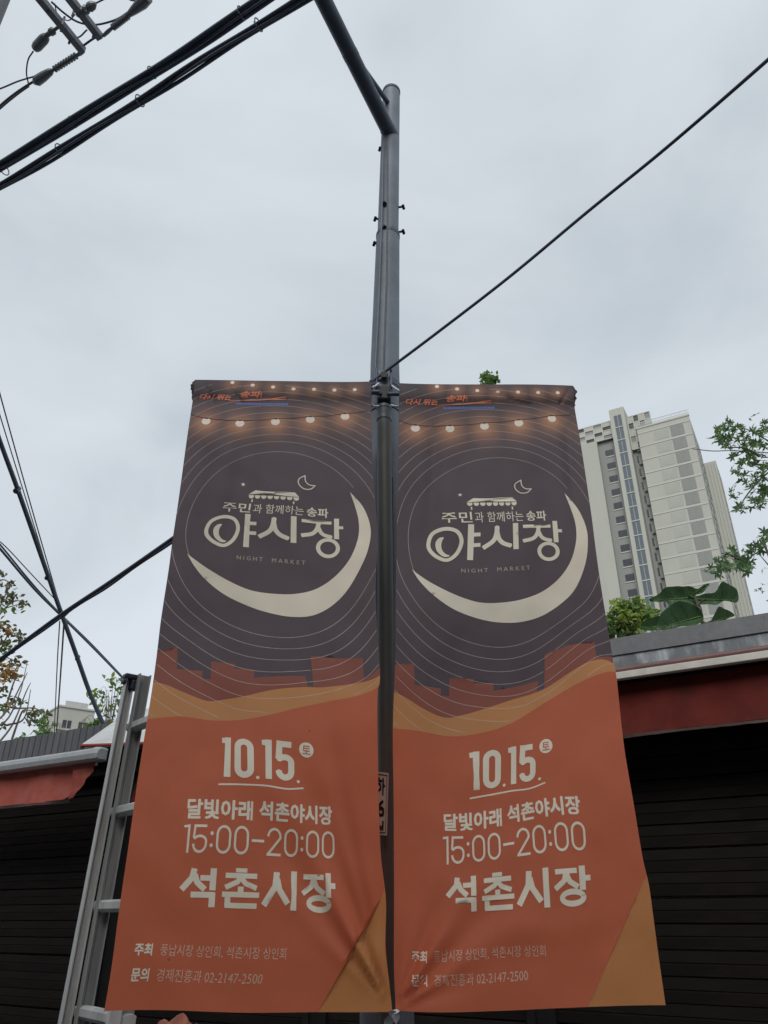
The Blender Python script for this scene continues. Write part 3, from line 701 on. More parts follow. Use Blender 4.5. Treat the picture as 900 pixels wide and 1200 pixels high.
def uvof(v): return np.c_[v[:, 0]/BW, v[:, 1]/BH]
def make_banner(fn, fold, label, side):
    c = fn([[.5, 1.0]], fold)[0]
    t = thing('street_banner', c, label, 'banner', 'printed street banners hung on the lamp post')
    W3 = fn(uvof(gv), fold)
    me = bpy.data.meshes.new('banner_cloth'); me.from_pydata([tuple(p-c) for p in W3], [], [tuple(f) for f in gt])
    for m in PM: me.materials.append(m)
    me.polygons.foreach_set('material_index', gmat); me.polygons.foreach_set('use_smooth', [True]*len(gt))
    at = me.attributes.new('bulb_glow', 'FLOAT', 'POINT'); at.data.foreach_set('value', gl.astype(np.float32))
    o = bpy.data.objects.new('banner_cloth', me); COL.objects.link(o); o.parent = t
    for name, m, v, f, lift in prep:
        W3 = fn(uvof(v), fold, .0006 + .0004*lift)
        mb = MB(); mb.v = [tuple(p) for p in W3]; mb.f = [tuple(q) for q in f]; mb.build(name, m, t, smooth=True)
    mb = MB()
    for cur in RL:
        P = np.array(cur); d = np.gradient(P, axis=0); d /= np.linalg.norm(d, axis=1)[:, None]; n = np.c_[-d[:, 1], d[:, 0]]
        wd = .00085
        a = fn(uvof(P-n*wd), fold, .0006); b = fn(uvof(P+n*wd), fold, .0006); k = len(mb.v)
        mb.v += [tuple(q) for q in a] + [tuple(q) for q in b]; m = len(a)
        for i in range(m-1): mb.f.append((k+i, k+i+1, k+m+i+1, k+m+i))
    mb.build('ring_line_print', LINE, t, smooth=True)
    # back half of the pole sleeve, sleeve rod and end
    us = np.linspace(0, 1, 40); mb = MB(); rows = [(0, 0), (.012, .022), (.035, .026), (.048, .002)]
    top = fn(np.c_[us, us*0], fold); bot = fn(np.c_[us, us*0+.048], fold)
    for a_, (vv, dy) in enumerate(rows):
        q = fn(np.c_[us, us*0+vv], lambda u, v: 0*u)
        q = top if a_ == 0 else (bot + [0, .002, 0] if a_ == 3 else q + [0, dy, 0])
        mb.v += [tuple(p) for p in q]
    for j in range(3):
        for i in range(39): a = j*40+i; mb.f.append((a, a+1, a+41, a+40))
    mb.build('sleeve_back', PM[0], t, smooth=True)
    return t, fn, fold
bl_, _, _ = make_banner(FL, fold_left, 'tall printed night market banner left of the lamp post, its right bottom corner tied', 'left')
br_, _, _ = make_banner(FR, fold_right, 'tall printed night market banner right of the lamp post, in front of the apartment tower', 'right')
# rods in the sleeves
for t, fn, fold, ua, ub in ((bl_, FL, fold_left, .03, 1.045), (br_, FR, fold_right, -.06, .985)):
    a, b = fn([[ua, .022]], lambda u, v: 0*u)[0], fn([[ub, .022]], lambda u, v: 0*u)[0]
    MB().tube([a+(0,.012,.0), b+(0,.012,.0)], .008, 10).build('sleeve_rod', M['steel_dark'], t, smooth=True)
# crumpled outer ends of the sleeves
for t, fn, fold, uu, sg in ((bl_, FL, fold_left, .0, -1), (br_, FR, fold_right, 1.0, 1)):
    p = fn([[uu, .004]], fold)[0]; p2 = fn([[uu, .045]], fold)[0]; mb = MB(); r = random.Random(5)
    nn, kk = 10, 12
    for j in range(nn+1):
        w = j/nn; c = p*(1-w)+p2*w
        for k in range(kk):
            a = 2*math.pi*k/kk; rad = (.012+.006*math.sin(3*a+j*1.3)+r.uniform(-.002,.002))*(.5+.5*math.sin(math.pi*min(1, w*1.15+.15)))
            mb.v.append(tuple(c+np.array([sg*.0+math.cos(a)*rad*.9, .010+math.sin(a)*rad, 0])))
    for j in range(nn):
        for k in range(kk): k2 = (k+1) % kk; mb.f.append((j*kk+k, j*kk+k2, (j+1)*kk+k2, (j+1)*kk+k))
    mb.f.append(tuple(range(kk))[::-1]); mb.f.append(tuple(range(nn*kk, nn*kk+kk)))
    mb.build('sleeve_end', PM[0], t, smooth=True)

# ------------------------------------------------------------------ lamp post with its arm
PY = 2.43
def axis(z): return np.array([.0035 + (z-3.57)*.0195 if z > 3.57 else .0035 - (3.57-z)*-.002, PY, z])
pt_ = thing('lamp_post', axis(0), 'tall tapered grey steel lamp post between the two banners, with an arm at its top', 'lamp post')
zj = atY(456, 277, PY)[2]; ztop = atY(459, 108, PY)[2]
MB().tube([axis(.02), axis(1.5), axis(3.57), axis(zj)], [.082, .072, .058, .052], 32).build('lower_pole', M['steel'], pt_, smooth=True)
MB().tube([axis(zj+.002), axis(ztop-.03), axis(ztop)], [.0475, .0435, .042], 32).build('upper_pole', M['steel'], pt_, smooth=True)
MB().tube([axis(ztop-.012), axis(ztop+.003), axis(ztop+.008)], [.0455, .0455, .034], 32).build('top_cap', M['steel_dark'], pt_, smooth=True)
MB().tube([axis(zj-.012), axis(zj+.006)], [.0535, .0535], 32).build('joint_collar', M['steel_dark'], pt_, smooth=True)
MB().tube([axis(.1), axis(.112), axis(.14)], [.16, .16, .1], 24).build('base_plate', M['steel'], pt_)
A0 = atY(457, 157, PY-.02); A0[2] += .0
A1 = atZ(379, 0, A0[2] + .12)
dA = (A1-A0)/np.linalg.norm(A1-A0); A2 = A1 + dA*1.1
MB().tube([A0 - dA*.02, A1, A2], .036, 24).build('arm', M['steel_dark'], pt_, smooth=True)
MB().tube([A0 - dA*.015, A0 + dA*.03], .038, 24).build('arm_sleeve', M['steel_dark'], pt_, smooth=True)
bq = A0 + dA*np.linalg.norm(A1-A0)*.62
MB().tube([atY(455, 121, PY-.03), bq + ZU*.028], .0125, 12).build('brace', M['steel_dark'], pt_, smooth=True)
MB().tube([bq - dA*.015, bq + dA*.015], .0372, 24).build('brace_clamp', M['steel_dark'], pt_, smooth=True)
# head at the far end of the arm, above the frame
MB().obox(A2, dA, np.cross(ZU, dA)/np.linalg.norm(np.cross(ZU, dA)), ZU, (-.05, .5), (-.12, .12), (-.05, .06)).build('lamp_head', M['steel_dark'], pt_, bevel=.02)
# seam cable running down the front of the pole
pts = [atY(454, 166, PY-.052), atY(454, 250, PY-.058), atY(453, 330, PY-.062), atY(449, 440, PY-.070)]
MB().tube(pts, .0035, 6).build('pole_cable', M['steel_dark'], pt_, smooth=True)
pts = [atY(449, 166, PY-.050), atY(447.5, 250, PY-.055), atY(444, 350, PY-.058), atY(439, 445, PY-.060)]
MB().tube(pts, .0045, 6).build('pole_cable', M['steel'], pt_, smooth=True)
# bolts
b0 = None
for (px, py, dx) in ((469, 243, .018), (469, 272, .018), (442, 257, -.012), (441, 286, -.012), (451, 239, -.004), (451, 267, -.004), (445, 175, 0)):
    p = atY(px, py, PY-(.05 if abs(px-451) < 6 else .0)); s = (1 if dx > 0 else -1)
    mb = MB().tube([p - (.012*s, 0, 0), p + (dx*.8, -.004, 0)], .005, 8).tube([p + (dx*.8-.003*s, -.011, .004), p + (dx*.8+.003*s, .008, -.003)], .0065, 8)
    mb.build('bolt', M['black'], pt_, smooth=True)
# banner bracket
hb = thing('banner_bracket', atY(452, 462, 2.36), 'grey steel clamp bracket on the lamp post where both banner rods meet', 'bracket')
zc = atY(452, 447, 2.36)[2]
def ringb(z, r, w, name, m, h=.012): MB().tube([axis(z-h)+(0,0,0), axis(z+h)], r, 28).build(name, m, hb, smooth=True)
ringb(zc+.02, .0615, 0, 'clamp_band', M['steel_dark'], .014); ringb(zc-.10, .0635, 0, 'clamp_band', M['steel_dark'], .010)
pc = atY(450, 446, 2.345)
MB().obox(pc, (1,0,0), (0,1,0), ZU, (-.029, .029), (-.010, .012), (-.055, .045)).build('clamp_plate', M['steel'], hb, bevel=.006)
MB().obox(pc, (1,0,0), (0,1,0), ZU, (-.034, -.024), (-.030, .02), (-.045, .04)).build('clamp_cheek', M['steel_dark'], hb, bevel=.003)
MB().obox(pc, (1,0,0), (0,1,0), ZU, (.022, .032), (-.030, .02), (-.045, .04)).build('clamp_cheek', M['steel_dark'], hb, bevel=.003)
MB().tube([pc+(0,-.03,.005), pc+(0,.0,.005)], .011, 10).build('clamp_bolt', M['galv'], hb)
MB().tube([pc+(0,-.034,.005), pc+(0,-.027,.005)], .016, 6).build('clamp_nut', M['black'], hb)
pr = atY(450, 462, 2.33)
MB().obox(pr, (1,0,0), (0,1,0), ZU, (-.026, .026), (-.02, .03), (-.035, .028)).build('rod_socket', M['black'], hb, bevel=.006)
pe = FL([[1.0, .022]], lambda u, v: 0*u)[0] + (0,.012,0); pf = FR([[0.0, .022]], lambda u, v: 0*u)[0] + (0,.012,0)
MB().tube([pe-(.02,0,0), pr, pf+(.02,0,0)], .0065, 8).build('cross_rod', M['black'], hb, smooth=True)
for (x0, y0, x1, y1) in ((436, 454, 444, 449), (470, 459, 459, 452), (434, 474.5, 444, 476), (472, 476, 458, 475)):
    a, b = atY(x0, y0, 2.285), atY(x1, y1, 2.30)
    MB().tube([a, (a+b)/2+(0,0,-.003), b], .0042, 6).build('zip_tie', M['ziptie'], hb, smooth=True)
for (x, y) in ((433, 474.5), (473.5, 476)):
    a = atY(x, y, 2.255)
    MB().tube([a+(0,0,.016), a-(0,0,.016)], .004, 6).tube([a+(-.012,0,-.002), a+(.012,0,-.002)], .003, 6).build('tie_hook', M['steel_dark'], hb)
# front tube standing before the pole
tu = thing('cable_conduit', atY(452, 1000, 2.33), 'narrow weathered grey pipe strapped to the front of the lamp post, between the banners', 'pipe')
ta = atY(450, 480, 2.325); X0 = atY(455, 1150, 2.325)
bz = np.array([X0[0]+(X0[0]-ta[0])*(.0-X0[2])/(X0[2]-ta[2])*0 + .003, 2.325, .12])
MB().tube([bz, X0, ta], [.0265, .0262, .0255], 20).build('pipe_body', M['tube'], tu, smooth=True)
MB().tube([ta-(0,0,.0), ta+(0,0,.012)], [.0275, .0275], 20).build('pipe_cap', M['steel_dark'], tu, smooth=True)
MB().tube([ta-(0,0,.05), ta-(0,0,.035)], .0280, 20).build('pipe_collar', M['steel_dark'], tu, smooth=True)
for px in (460.5,):
    MB().tube([atY(459, 560, 2.345), atY(459.5, 800, 2.345), atY(460.5, 1180, 2.345)], .005, 6).build('side_cable', M['black'], tu, smooth=True)
# little address plate, half behind the left banner
pl = thing('address_plate', atY(440, 942, 2.24), 'small white plate with black figures, half hidden behind the edge of the left banner', 'plate')
q = [atY(418, 901, 2.265), atY(455.5, 906, 2.265), atY(453.5, 979, 2.265), atY(416, 976, 2.265)]
MB().slab(q, (0, .004, 0)).build('plate_body', M['plate'], pl)
def plq(u, v): return (q[0]*(1-u)+q[1]*u)*(1-v)+(q[3]*(1-u)+q[2]*u)*v + (0, -.002, 0)
mb = MB()
for a, b, c, d in ((.04,.96,.035,.050),(.04,.96,.955,.970),(.94,.955,.05,.955),(.04,.05,.05,.955)): mb.slab([plq(a, c), plq(b, c), plq(b, d), plq(a, d)], (0, .001, 0))
mb.build('plate_border', M['ink'], pl)
for s_, (a, b, c, d) in (('지하', (.30, .09, .90, .38)), ('-16', (.25, .45, .90, .72)), ('길', (.50, .78, .90, .93))):
    mb = MB()
    for p in text_polys(s_, (a, b, c, d), .03):
        mb.poly([plq(x, y) for x, y in p])
    mb.build('plate_lettering', M['ink'], pl)
# white cloth strip tying the lower corners
ti = thing('tie_strip', atY(459, 1190, 2.05), 'white twisted cloth strip tying the two lower inner banner corners to the pipe', 'tie')
cL = FL([[1, 1]], fold_left)[0]; cR = FR([[0, 1]], fold_right)[0]
for i, (a, b, c) in enumerate(((cL, atY(456, 1196, 2.08), atY(453, 1215, 2.10)), (cR, atY(464, 1195, 2.10), atY(467, 1216, 2.12)), (cL, atY(460, 1189, 2.06), cR))):
    mb = MB(); P = catm([a, b, c], 8); m = len(P)
    for k, p in enumerate(P):
        w = .008+.005*k/m; th = k*.35+i
        mb.v += [tuple(p + np.array([math.cos(th)*w, math.sin(th)*w*.6, .002])), tuple(p + np.array([math.cos(th)*.001, -.003, .003])), tuple(p - np.array([math.cos(th)*w, math.sin(th)*w*.6, -.002]))]
    for k in range(m-1):
        for j in (0, 1): mb.f.append((3*k+j, 3*k+j+1, 3*k+4+j, 3*k+3+j))
    mb.build('strip_end' if i < 2 else 'strip_knot', M['white_cloth'], ti, smooth=True)

# ------------------------------------------------------------------ ladder
LR = np.array([.65, -.76, 0]); LR /= np.linalg.norm(LR); LQ = np.array([.76, .65, 0]); LQ /= np.linalg.norm(LQ)
LB = np.array([-.995, 2.78, 1.32]); LU = np.array([.0225, .0193, 1.0]); LU /= np.linalg.norm(LU)
ld = thing('ladder', LB + LU*(-1.2), 'worn aluminium extension ladder standing against the market, left of the left banner', 'ladder')
zb0 = -1.20; ztp = atY(152, 797, 2.83)[2] - 1.32
def lad(r, q_, u): return LB + LR*r + LQ*q_ + LU*u
def rail(r0, qa, qb, u0, u1, name, m, sgn):
    # channel: web plus two lips turned towards the rungs
    mb = MB(); t = .0035
    mb.obox(LB, LR, LQ, LU, sorted((r0, r0+sgn*t)), (qa, qb), (u0, u1))
    for qq in ((qa-.0005, qa+.004), (qb-.004, qb+.0005)): mb.obox(LB, LR, LQ, LU, sorted((r0-sgn*.001, r0+sgn*.024)), qq, (u0, u1))
    mb.obox(LB, LR, LQ, LU, sorted((r0+sgn*.001, r0+sgn*.007)), ((qa+qb)/2-.002, (qa+qb)/2+.002), (u0, u1))
    return mb.build(name, m, ld, bevel=.0012)
for r0, sg in ((0, 1), (.37, -1)):
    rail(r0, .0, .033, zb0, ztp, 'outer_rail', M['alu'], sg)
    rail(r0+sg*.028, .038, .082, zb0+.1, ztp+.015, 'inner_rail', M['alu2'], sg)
    mb = MB().obox(LB, LR, LQ, LU, sorted((r0-sg*.006, r0+sg*.030)), (-.008, .048), (ztp-.006, ztp+.014))
    mb.obox(LB, LR, LQ, LU, sorted((r0-sg*.006, r0+sg*.030)), (.020, .048), (ztp-.045, ztp-.006))
    mb.obox(LB, LR, LQ, LU, sorted((r0-sg*.006, r0+sg*.030)), (-.010, .002), (ztp-.025, ztp-.006))
    mb.build('rail_cap', M['bluecap'], ld, bevel=.006)
    MB().obox(LB, LR, LQ, LU, sorted((r0-sg*.004, r0+sg*.03)), (-.006, .048), (zb0-.02, zb0+.06)).build('rubber_foot', M['black'], ld, bevel=.006)
for k in range(-4, 4):
    u = (atY(150, 841, 2.82)[2]-1.32) - .29*(3-k-0) if True else 0
    if u < zb0+.15: continue
    for qa, nm in ((.060, 'rung'),):
        mb = MB(); sec = [(-.020,.012),(-.010,.018),(.010,.018),(.020,.012),(.020,-.008),(.010,-.018),(-.010,-.018),(-.020,-.008)]
        uu = u if qa < .05 else u - .035
        for r_ in (.004, .366):
            for a, b in sec: mb.v.append(tuple(lad(r_, qa+a*1.0, uu+b)))
        m = len(sec)
        for i in range(m): j = (i+1) % m; mb.f.append((i, j, m+j, m+i))
        mb.f.append(tuple(range(m))[::-1]); mb.f.append(tuple(range(m, 2*m)))
        mb.build(nm, M['alu'], ld, bevel=.001)
        MB().obox(lad(0, qa, uu), LR, LQ, LU, (.024, .030), (-.022, .022), (-.021, .020)).build('rung_collar', M['alu2'], ld, bevel=.002)

# ------------------------------------------------------------------ overhead utility pole with crossarms
UPX, UPY = -4.42, 4.86
up = thing('utility_pole', (UPX, UPY, 0), 'grey concrete utility pole at the upper left corner carrying two crossarms', 'utility pole')
# right silhouette passes through (14, 0) of the photograph
r_ = ray(14, 0); dxy = r_[:2]/np.linalg.norm(r_[:2]); nr = np.array([dxy[1], -dxy[0]]); off = .17
pc_ = dxy*6.35 - nr*off; up.location = (pc_[0], pc_[1], 0)
MB().tube([(pc_[0], pc_[1], 0), (pc_[0], pc_[1], 7), (pc_[0], pc_[1], 13)], [.19, .17, .15], 28).build('pole_shaft', M['concrete'], up, smooth=True)
ZA = 11.0
def P11(px, py, z=ZA): return atZ(px, py, z)
arms = []
for (a, b) in (((97.5, 60), (45, -4)), ((118, 44.5), (80, -4))):
    p0, p1 = P11(*a), P11(*b); d = (p1-p0)/np.linalg.norm(p1-p0); p2 = p0 + d*1.9; sd_ = np.cross(ZU, d)
    MB().obox(p0, d, sd_, ZU, (0, 1.9), (-.04, .04), (-.04, .04)).build('crossarm', M['galv'], up)
    arms.append((p0, d))
def lathe_line(a, b, prof, name, m, parent):
    a, b = np.array(a), np.array(b); MB().tube([a+(b-a)*t for t, r in prof], [r for t, r in prof], 12).build(name, m, parent, smooth=False)
sheds = []
for k in range(9): t = .05+k*.1; sheds += [(t, .018), (t+.02, .042), (t+.04, .042), (t+.06, .018)]
lathe_line(P11(91, 64), P11(61, 83), [(0, .015)] + sheds + [(1, .02)], 'strain_insulator', M['porcelain'], up)
lathe_line(P11(62, 82), P11(40, 97), [(0, .02), (.15, .045), (.5, .06), (.85, .065), (1, .03)], 'strain_clamp', M['porcelain'], up)
lathe_line(P11(98, 60), P11(90, 65), [(0, .022), (.5, .028), (1, .02)], 'shackle', M['galv'], up)
lathe_line(P11(121, 42), P11(131, 33), [(0, .02), (.5, .025), (1, .02)], 'shackle', M['galv'], up)
lathe_line(P11(131, 33), P11(152, 17), [(0, .015)] + sheds + [(1, .02)], 'strain_insulator', M['porcelain'], up)
lathe_line(P11(150, 18), P11(174, -3), [(0, .03), (.3, .05), (.7, .07), (1, .06)], 'strain_clamp', M['porcelain'], up)
lathe_line(P11(68, 32), P11(54, 42), [(0, .02), (.3, .02), (.4, .045), (.6, .045), (.7, .03), (1, .03)], 'line_post', M['porcelain'], up)
lathe_line(P11(55, 42), P11(40, 58), [(0, .02), (.08, .05), (.25, .062), (.75, .062), (.92, .05), (1, .02)], 'surge_arrester', M['porcelain'], up)
lathe_line(P11(90, 18), P11(112, 4), [(0, .02), (.1, .05), (.2, .04), (.3, .055), (.4, .04), (.5, .055), (.6, .04), (.7, .055), (.85, .05), (1, .02)], 'surge_arrester', M['porcelain'], up)
for (x, y) in ((74, 25), (82, 47), (57, 12), (86, 15), (102, 10), (110, 40)):
    p = P11(x, y); MB().tube([p-(0,0,.07), p+(0,0,.09)], .014, 6).build('arm_bolt', M['galv'], up)

def wire(name, pts, r, label, m='wire', grp='overhead wires crossing the sky', sub=8, cat='wire', seg=6):
    P = catm(pts, sub)
    o = MB().tube(P, r, seg).build(name, M[m], smooth=True); return tag(o, label, cat, grp)
def Wz(px, py, z): return atZ(px, py, z)
wire('overhead_wire', [Wz(-40, 118, 11), Wz(0, 104, 11), Wz(22, 95, 11), Wz(46, 88, 11)], .011, 'thin wire leaving the left strain clamp towards the upper left edge')
wire('overhead_wire', [Wz(-40, 160, 11), Wz(0, 124, 11), Wz(20, 108, 11), Wz(40, 95, 11)], .016, 'double thickness wire from the left strain clamp down to the left edge')
wire('overhead_wire', [Wz(-40, 163, 11.02), Wz(0, 127.5, 11.02), Wz(20, 111, 11.02), Wz(34, 101, 11.02)], .011, 'thin wire just below the thicker one at the left strain clamp')
wire('jumper_wire', [Wz(39, 60, 11), Wz(33, 70, 11), Wz(31, 85, 11), Wz(33, 97, 11)], .009, 'small curved jumper wire hanging from the left surge arrester')
wire('jumper_wire', [Wz(60, 2, 11.1), Wz(76, 16, 11.1), Wz(92, 26, 11.1), Wz(112, 29, 11.1), Wz(136, 23, 11.1), Wz(152, 13, 11.1)], .013, 'slack jumper wire looping between the two crossarms')
wire('jumper_wire', [Wz(70, 36, 11.1), Wz(90, 44, 11.1), Wz(102, 35, 11.1)], .010, 'short wire between the crossarm ends')
wire('jumper_wire', [Wz(97, 54, 11.05), Wz(110, 45, 11.05), Wz(122, 40, 11.05)], .014, 'link wire joining the tips of both crossarms')
wire('overhead_wire', [Wz(108, 6, 11.1), Wz(122, -1, 11.1), Wz(140, -9, 11.1)], .010, 'thin wire leaving the right surge arrester to the top edge')
wire('overhead_wire', [Wz(145, -6, 11.1), Wz(155, .5, 11.1), Wz(172, -1, 11.1), Wz(185, -8, 11.1)], .011, 'short sagging wire at the very top edge above the crossarm')
wire('jumper_wire', [Wz(64, 4, 11.12), Wz(68, 18, 11.12), Wz(80, 24, 11.12), Wz(88, 17, 11.12)], .007, 'thin tangled wire between the upper ends of the crossarms')

# two thick cable bundles
def bundle(pts, offs, rs, label, hooks):
    mid = pts[len(pts)//2]
    t = thing('cable_bundle', mid, label, 'cable', 'thick black cable bundles')
    P = [np.array(p) for p in pts]; P = [P[0]+(P[0]-P[1])*.6] + P + [P[-1]+(P[-1]-P[-2])*2.0]
    C = catm(P, 10)
    for (a, b, wv), r in zip(offs, rs):
        Q = []
        for k, c in enumerate(C):
            d = C[min(k+1, len(C)-1)]-C[max(k-1, 0)]; d /= np.linalg.norm(d); s_ = np.cross(d, ZU); s_ /= np.linalg.norm(s_)
            Q.append(c + s_*(a+wv*math.sin(k*.35+a*60)) + ZU*(b+wv*math.cos(k*.27+b*40)))
        MB().tube(Q, r, 10).build('cable', M['cable'], t, smooth=True)
    for h in hooks:
        mb = MB(); c = h; d = C[20]-C[10]; d /= np.linalg.norm(d); s_ = np.cross(d, ZU); s_ /= np.linalg.norm(s_)
        L_ = [c + s_*math.cos(a)*.040 + ZU*math.sin(a)*.040 for a in np.linspace(R(-30), R(300), 16)]; L_.append(L_[-1]+s_*.01+ZU*.03-d*.012)
        mb.tube(L_, .0042, 6).build('hanger_ring', M['cable'], t, smooth=True)
Zb = 6.6
bundle([Wz(0, 194, Zb), Wz(105, 130, Zb-.02), Wz(205, 68, Zb-.01), Wz(306, 0, Zb+.03)], [(0,.012,.002),(-.026,-.006,.003),(.024,-.008,.003),(0,-.03,.006)], (.022,.016,.015,.008), 'upper thick bundle of black cables crossing the top left of the sky', [Wz(5, 199, Zb), Wz(85, 143, Zb), Wz(178, 85, Zb), Wz(283, 15, Zb)])
bundle([Wz(0, 217, Zb-.1), Wz(75, 174, Zb-.12), Wz(165, 117, Zb-.12), Wz(250, 63, Zb-.1), Wz(352, 0, Zb-.06)], [(0,.006,.002),(-.022,-.006,.005),(.02,-.004,.006),(.004,-.022,.008)], (.0165,.013,.011,.008), 'lower thick bundle of black cables crossing the top left of the sky', [Wz(70, 175, Zb-.12), Wz(164, 118, Zb-.12), Wz(303, 29, Zb-.1)])

# cable from the post to the upper right, and the bundle to the left edge
wire('overhead_cable', [atY(434, 447, 2.30), atY(452, 435, 2.315), atY(520, 384, 2.18), atY(600, 322, 2.02), atY(690, 247, 1.83), atY(780, 174, 1.62), atY(900, 70, 1.30), atY(1010, -30, 1.0)], [.0058]*57, 'single black cable rising from the banner bracket to the upper right corner', 'cable', 'cables tied to the lamp post', cat='cable', seg=8)
t = thing('cable_bundle', atY(100, 705, 3.9), 'black lashed cable running from behind the left banner down to the left edge', 'cable', 'cables tied to the lamp post')
C = [atY(436, 452, 2.39), atY(320, 548, 2.75), atY(202, 632, 3.2), atY(130, 682, 3.5), atY(70, 722, 3.8), atY(0, 773, 4.2), atY(-80, 830, 4.8)]
C = catm(C, 8)
MB().tube([c + (0,0,.004) for c in C], .0095, 8).build('cable', M['cable'], t, smooth=True)
MB().tube([c + (0, .006, -.009+.004*math.sin(k*.7)) for k, c in enumerate(C)], .0062, 8).build('cable', M['cable'], t, smooth=True)
# cables and wires on the left
zf = fs(122, 850, -.5)
t = thing('cable_bundle', atY(60, 690, 6), 'thick black cable curving from the left edge down to the market roof', 'cable', 'cables running down to the market roof')
C = [atY(-30, 430, 3.4), atY(0, 517, 4.0), atY(22, 577, 4.6), atY(54, 668, 5.6), atY(72, 719, 6.3), atY(90, 769, 7.1), atY(105, 811, 7.9), atY(121, 849, 8.9)]
MB().tube(catm(C, 8), [.013 + .012*k/56 for k in range(57)], 8).build('cable', M['cable'], t, smooth=True)
for px, py, Y in ((20, 574, 4.55), (56, 676, 5.7), (91, 771, 7.15)): p = atY(px, py, Y); MB().tube([p-(.0,.012,.02), p+(.0,.012,.02)], .020, 8).build('cable_clamp', M['cable'], t)
wire('overhead_wire', [atY(-12, 415, 4), atY(0, 462, 4.4), atY(35, 588, 5.4), atY(72, 716, 6.6)], .0052, 'right of two thin parallel wires descending beside the thick curved cable')
wire('overhead_wire', [atY(-12, 445, 4), atY(0, 487, 4.4), atY(35, 600, 5.4), atY(71, 718, 6.6)], .0045, 'left of two thin parallel wires descending beside the thick curved cable')
wire('overhead_wire', [atY(-15, 627, 5), atY(0, 643, 5.2), atY(40, 690, 5.8), atY(72, 722, 6.4), atY(108, 758, 7.2), atY(146, 797, 8.4)], .0095, 'lower dark wire slanting down right from the left edge to the top of the ladder', 'cable')
wire('overhead_wire', [atY(-15, 622, 5.02), atY(0, 638, 5.22), atY(40, 686.5, 5.82), atY(72, 720.5, 6.42), atY(108, 755.5, 7.22), atY(146, 795.5, 8.42)], .007, 'upper dark wire of the close pair slanting down to the top of the ladder', 'cable')
wire('overhead_wire', [atY(-10, 628, 5.5), atY(6, 640, 5.6), atY(36, 672, 6.0), atY(68, 706, 6.6)], .0045, 'faint thin wire meeting the others from the left edge')
wire('overhead_wire', [atY(70, 728, 7), atY(67, 780, 8.2), atY(63.5, 862, 10.5)], .0060, 'left of the two thin wires hanging straight down in front of the distant flats')
wire('overhead_wire', [atY(75, 730, 7), atY(71, 790, 8.2), atY(66, 862, 10.5)], .0085, 'right and thicker of the two wires hanging down in front of the distant flats')
p = atY(72, 722, 6.3)
kn = MB().tube([p-(.05,0,.03), p, p+(.05,0,.035)], [.012, .028, .012], 8).build('cable_knot', M['cable'], smooth=True); tag(kn, 'small dark lashing knot where the wires on the left cross', 'cable clamp')
wire('overhead_wire', [atY(812, 526, 14), atY(835, 528.5, 13), atY(860, 528, 12), atY(905, 531, 10)], .011, 'thin grey wire between the apartment tower and the maple branches at the right')

# ------------------------------------------------------------------ apartment tower
TA = np.array([-math.sin(R(61)), math.cos(R(61)), 0]); TB = np.array([TA[1], -TA[0], 0]) ; 
if TB[1] < 0: TB = -TB
TC = atY(807, 487, 112.0); TG = np.array([TC[0], TC[1], 0.]); TZ = TC[2]; TN = -TB
def tp_(s, b, z): return TG + TA*s + TB*b + ZU*z
def ts(px, py, b=0.0):
    p = at_plane(px, py, tp_(0, b, 0), TN) - TG; return float(np.dot(p, TA)), float(p[2])
tw = thing('apartment_tower', TG + TA*10 + TB*8, 'tall pale apartment tower with a glazed stair shaft, behind the market roof at the right', 'apartment tower')
s1, _ = ts(746, 502); s2, _ = ts(735.5, 503); s3, zs = ts(714, 483); s4, zsl = ts(699, 517); s5, _ = ts(671, 524); zmb = TZ
s2 += .0
def tb_(sa, sb, ba, bb, za, zb, name, m, bevel=0): return MB().obox(TG, TA, TB, ZU, (sa, sb), (ba, bb), (za, zb)).build(name, m, tw, bevel=bevel)
FL_ = 2.8
tb_(0, s1, 0, 13, 0, TZ, 'main_block', M['t_white'])
tb_(s1+.01, s2-.01, 1.6, 12.9, 0, TZ-1.0, 'recess_wall', M['t_grey'])
tb_(s2, s3, -.6, 12.5, 0, zs, 'stair_shaft', M['t_white'])
tb_(s3+.01, s4, 1.0, 12.4, 0, zsl, 'grey_wall', M['t_grey'])
tb_(s4+.01, s5+3, -.1, 12.6, 0, zsl+.0, 'left_slab', M['t_white'])
# parapets and rails
for (a, b, z) in ((0, s1, TZ),): tb_(a-.1, b+.1, -.12, .18, z+.01, z+.35, 'parapet', M['t_band'])
rl = MB(); n = 26
for k in range(n+1): q = s1*k/n; rl.obox(TG, TA, TB, ZU, (q-.03, q+.03), (.3, .36), (TZ+.0, TZ+1.5))
for h in (.9, 1.5): rl.obox(TG, TA, TB, ZU, (0, s1), (.3, .36), (TZ+h-.04, TZ+h+.04))
rl.build('roof_railing', M['t_rail'], tw)
tb_(s1*.66, s1*.66+1.2, 3, 4.2, TZ, TZ+2.2, 'roof_vent', M['t_grey'])
# repeated floors
sp0, sp1 = ts(801, 500)[0], ts(785.5, 503)[0]
def rep(proto, n, z0=None):
    b = Vector(proto.location)
    for k in range(1, n): copy_at(proto, tw, b - Vector((0, 0, FL_*k)))
nf = int(TZ/FL_)-1
zt = TZ-1.25
rep(tb_(sp0, sp1, -.05, .0, zt-2.15, zt, 'louvre_panel', M['t_panel']), nf)
rep(tb_(sp1+.35, s1-2.8, -.03, .0, zt-2.05, zt-.15, 'wall_panel', M['t_panel2']), nf)
rep(tb_(-.0, s1-.02, -.07, .0, zt+.12, zt+.42, 'floor_band', M['t_band']), nf)
rep(tb_(s1+.8, s2-.5, 1.50, 1.6, zt-1.9, zt-.5, 'recess_window', M['t_dark']), nf)
rep(tb_(s1+.12, s1+.75, 1.2, 1.6, zt-2.6, zt-1.2, 'recess_sill', M['t_panel']), nf)
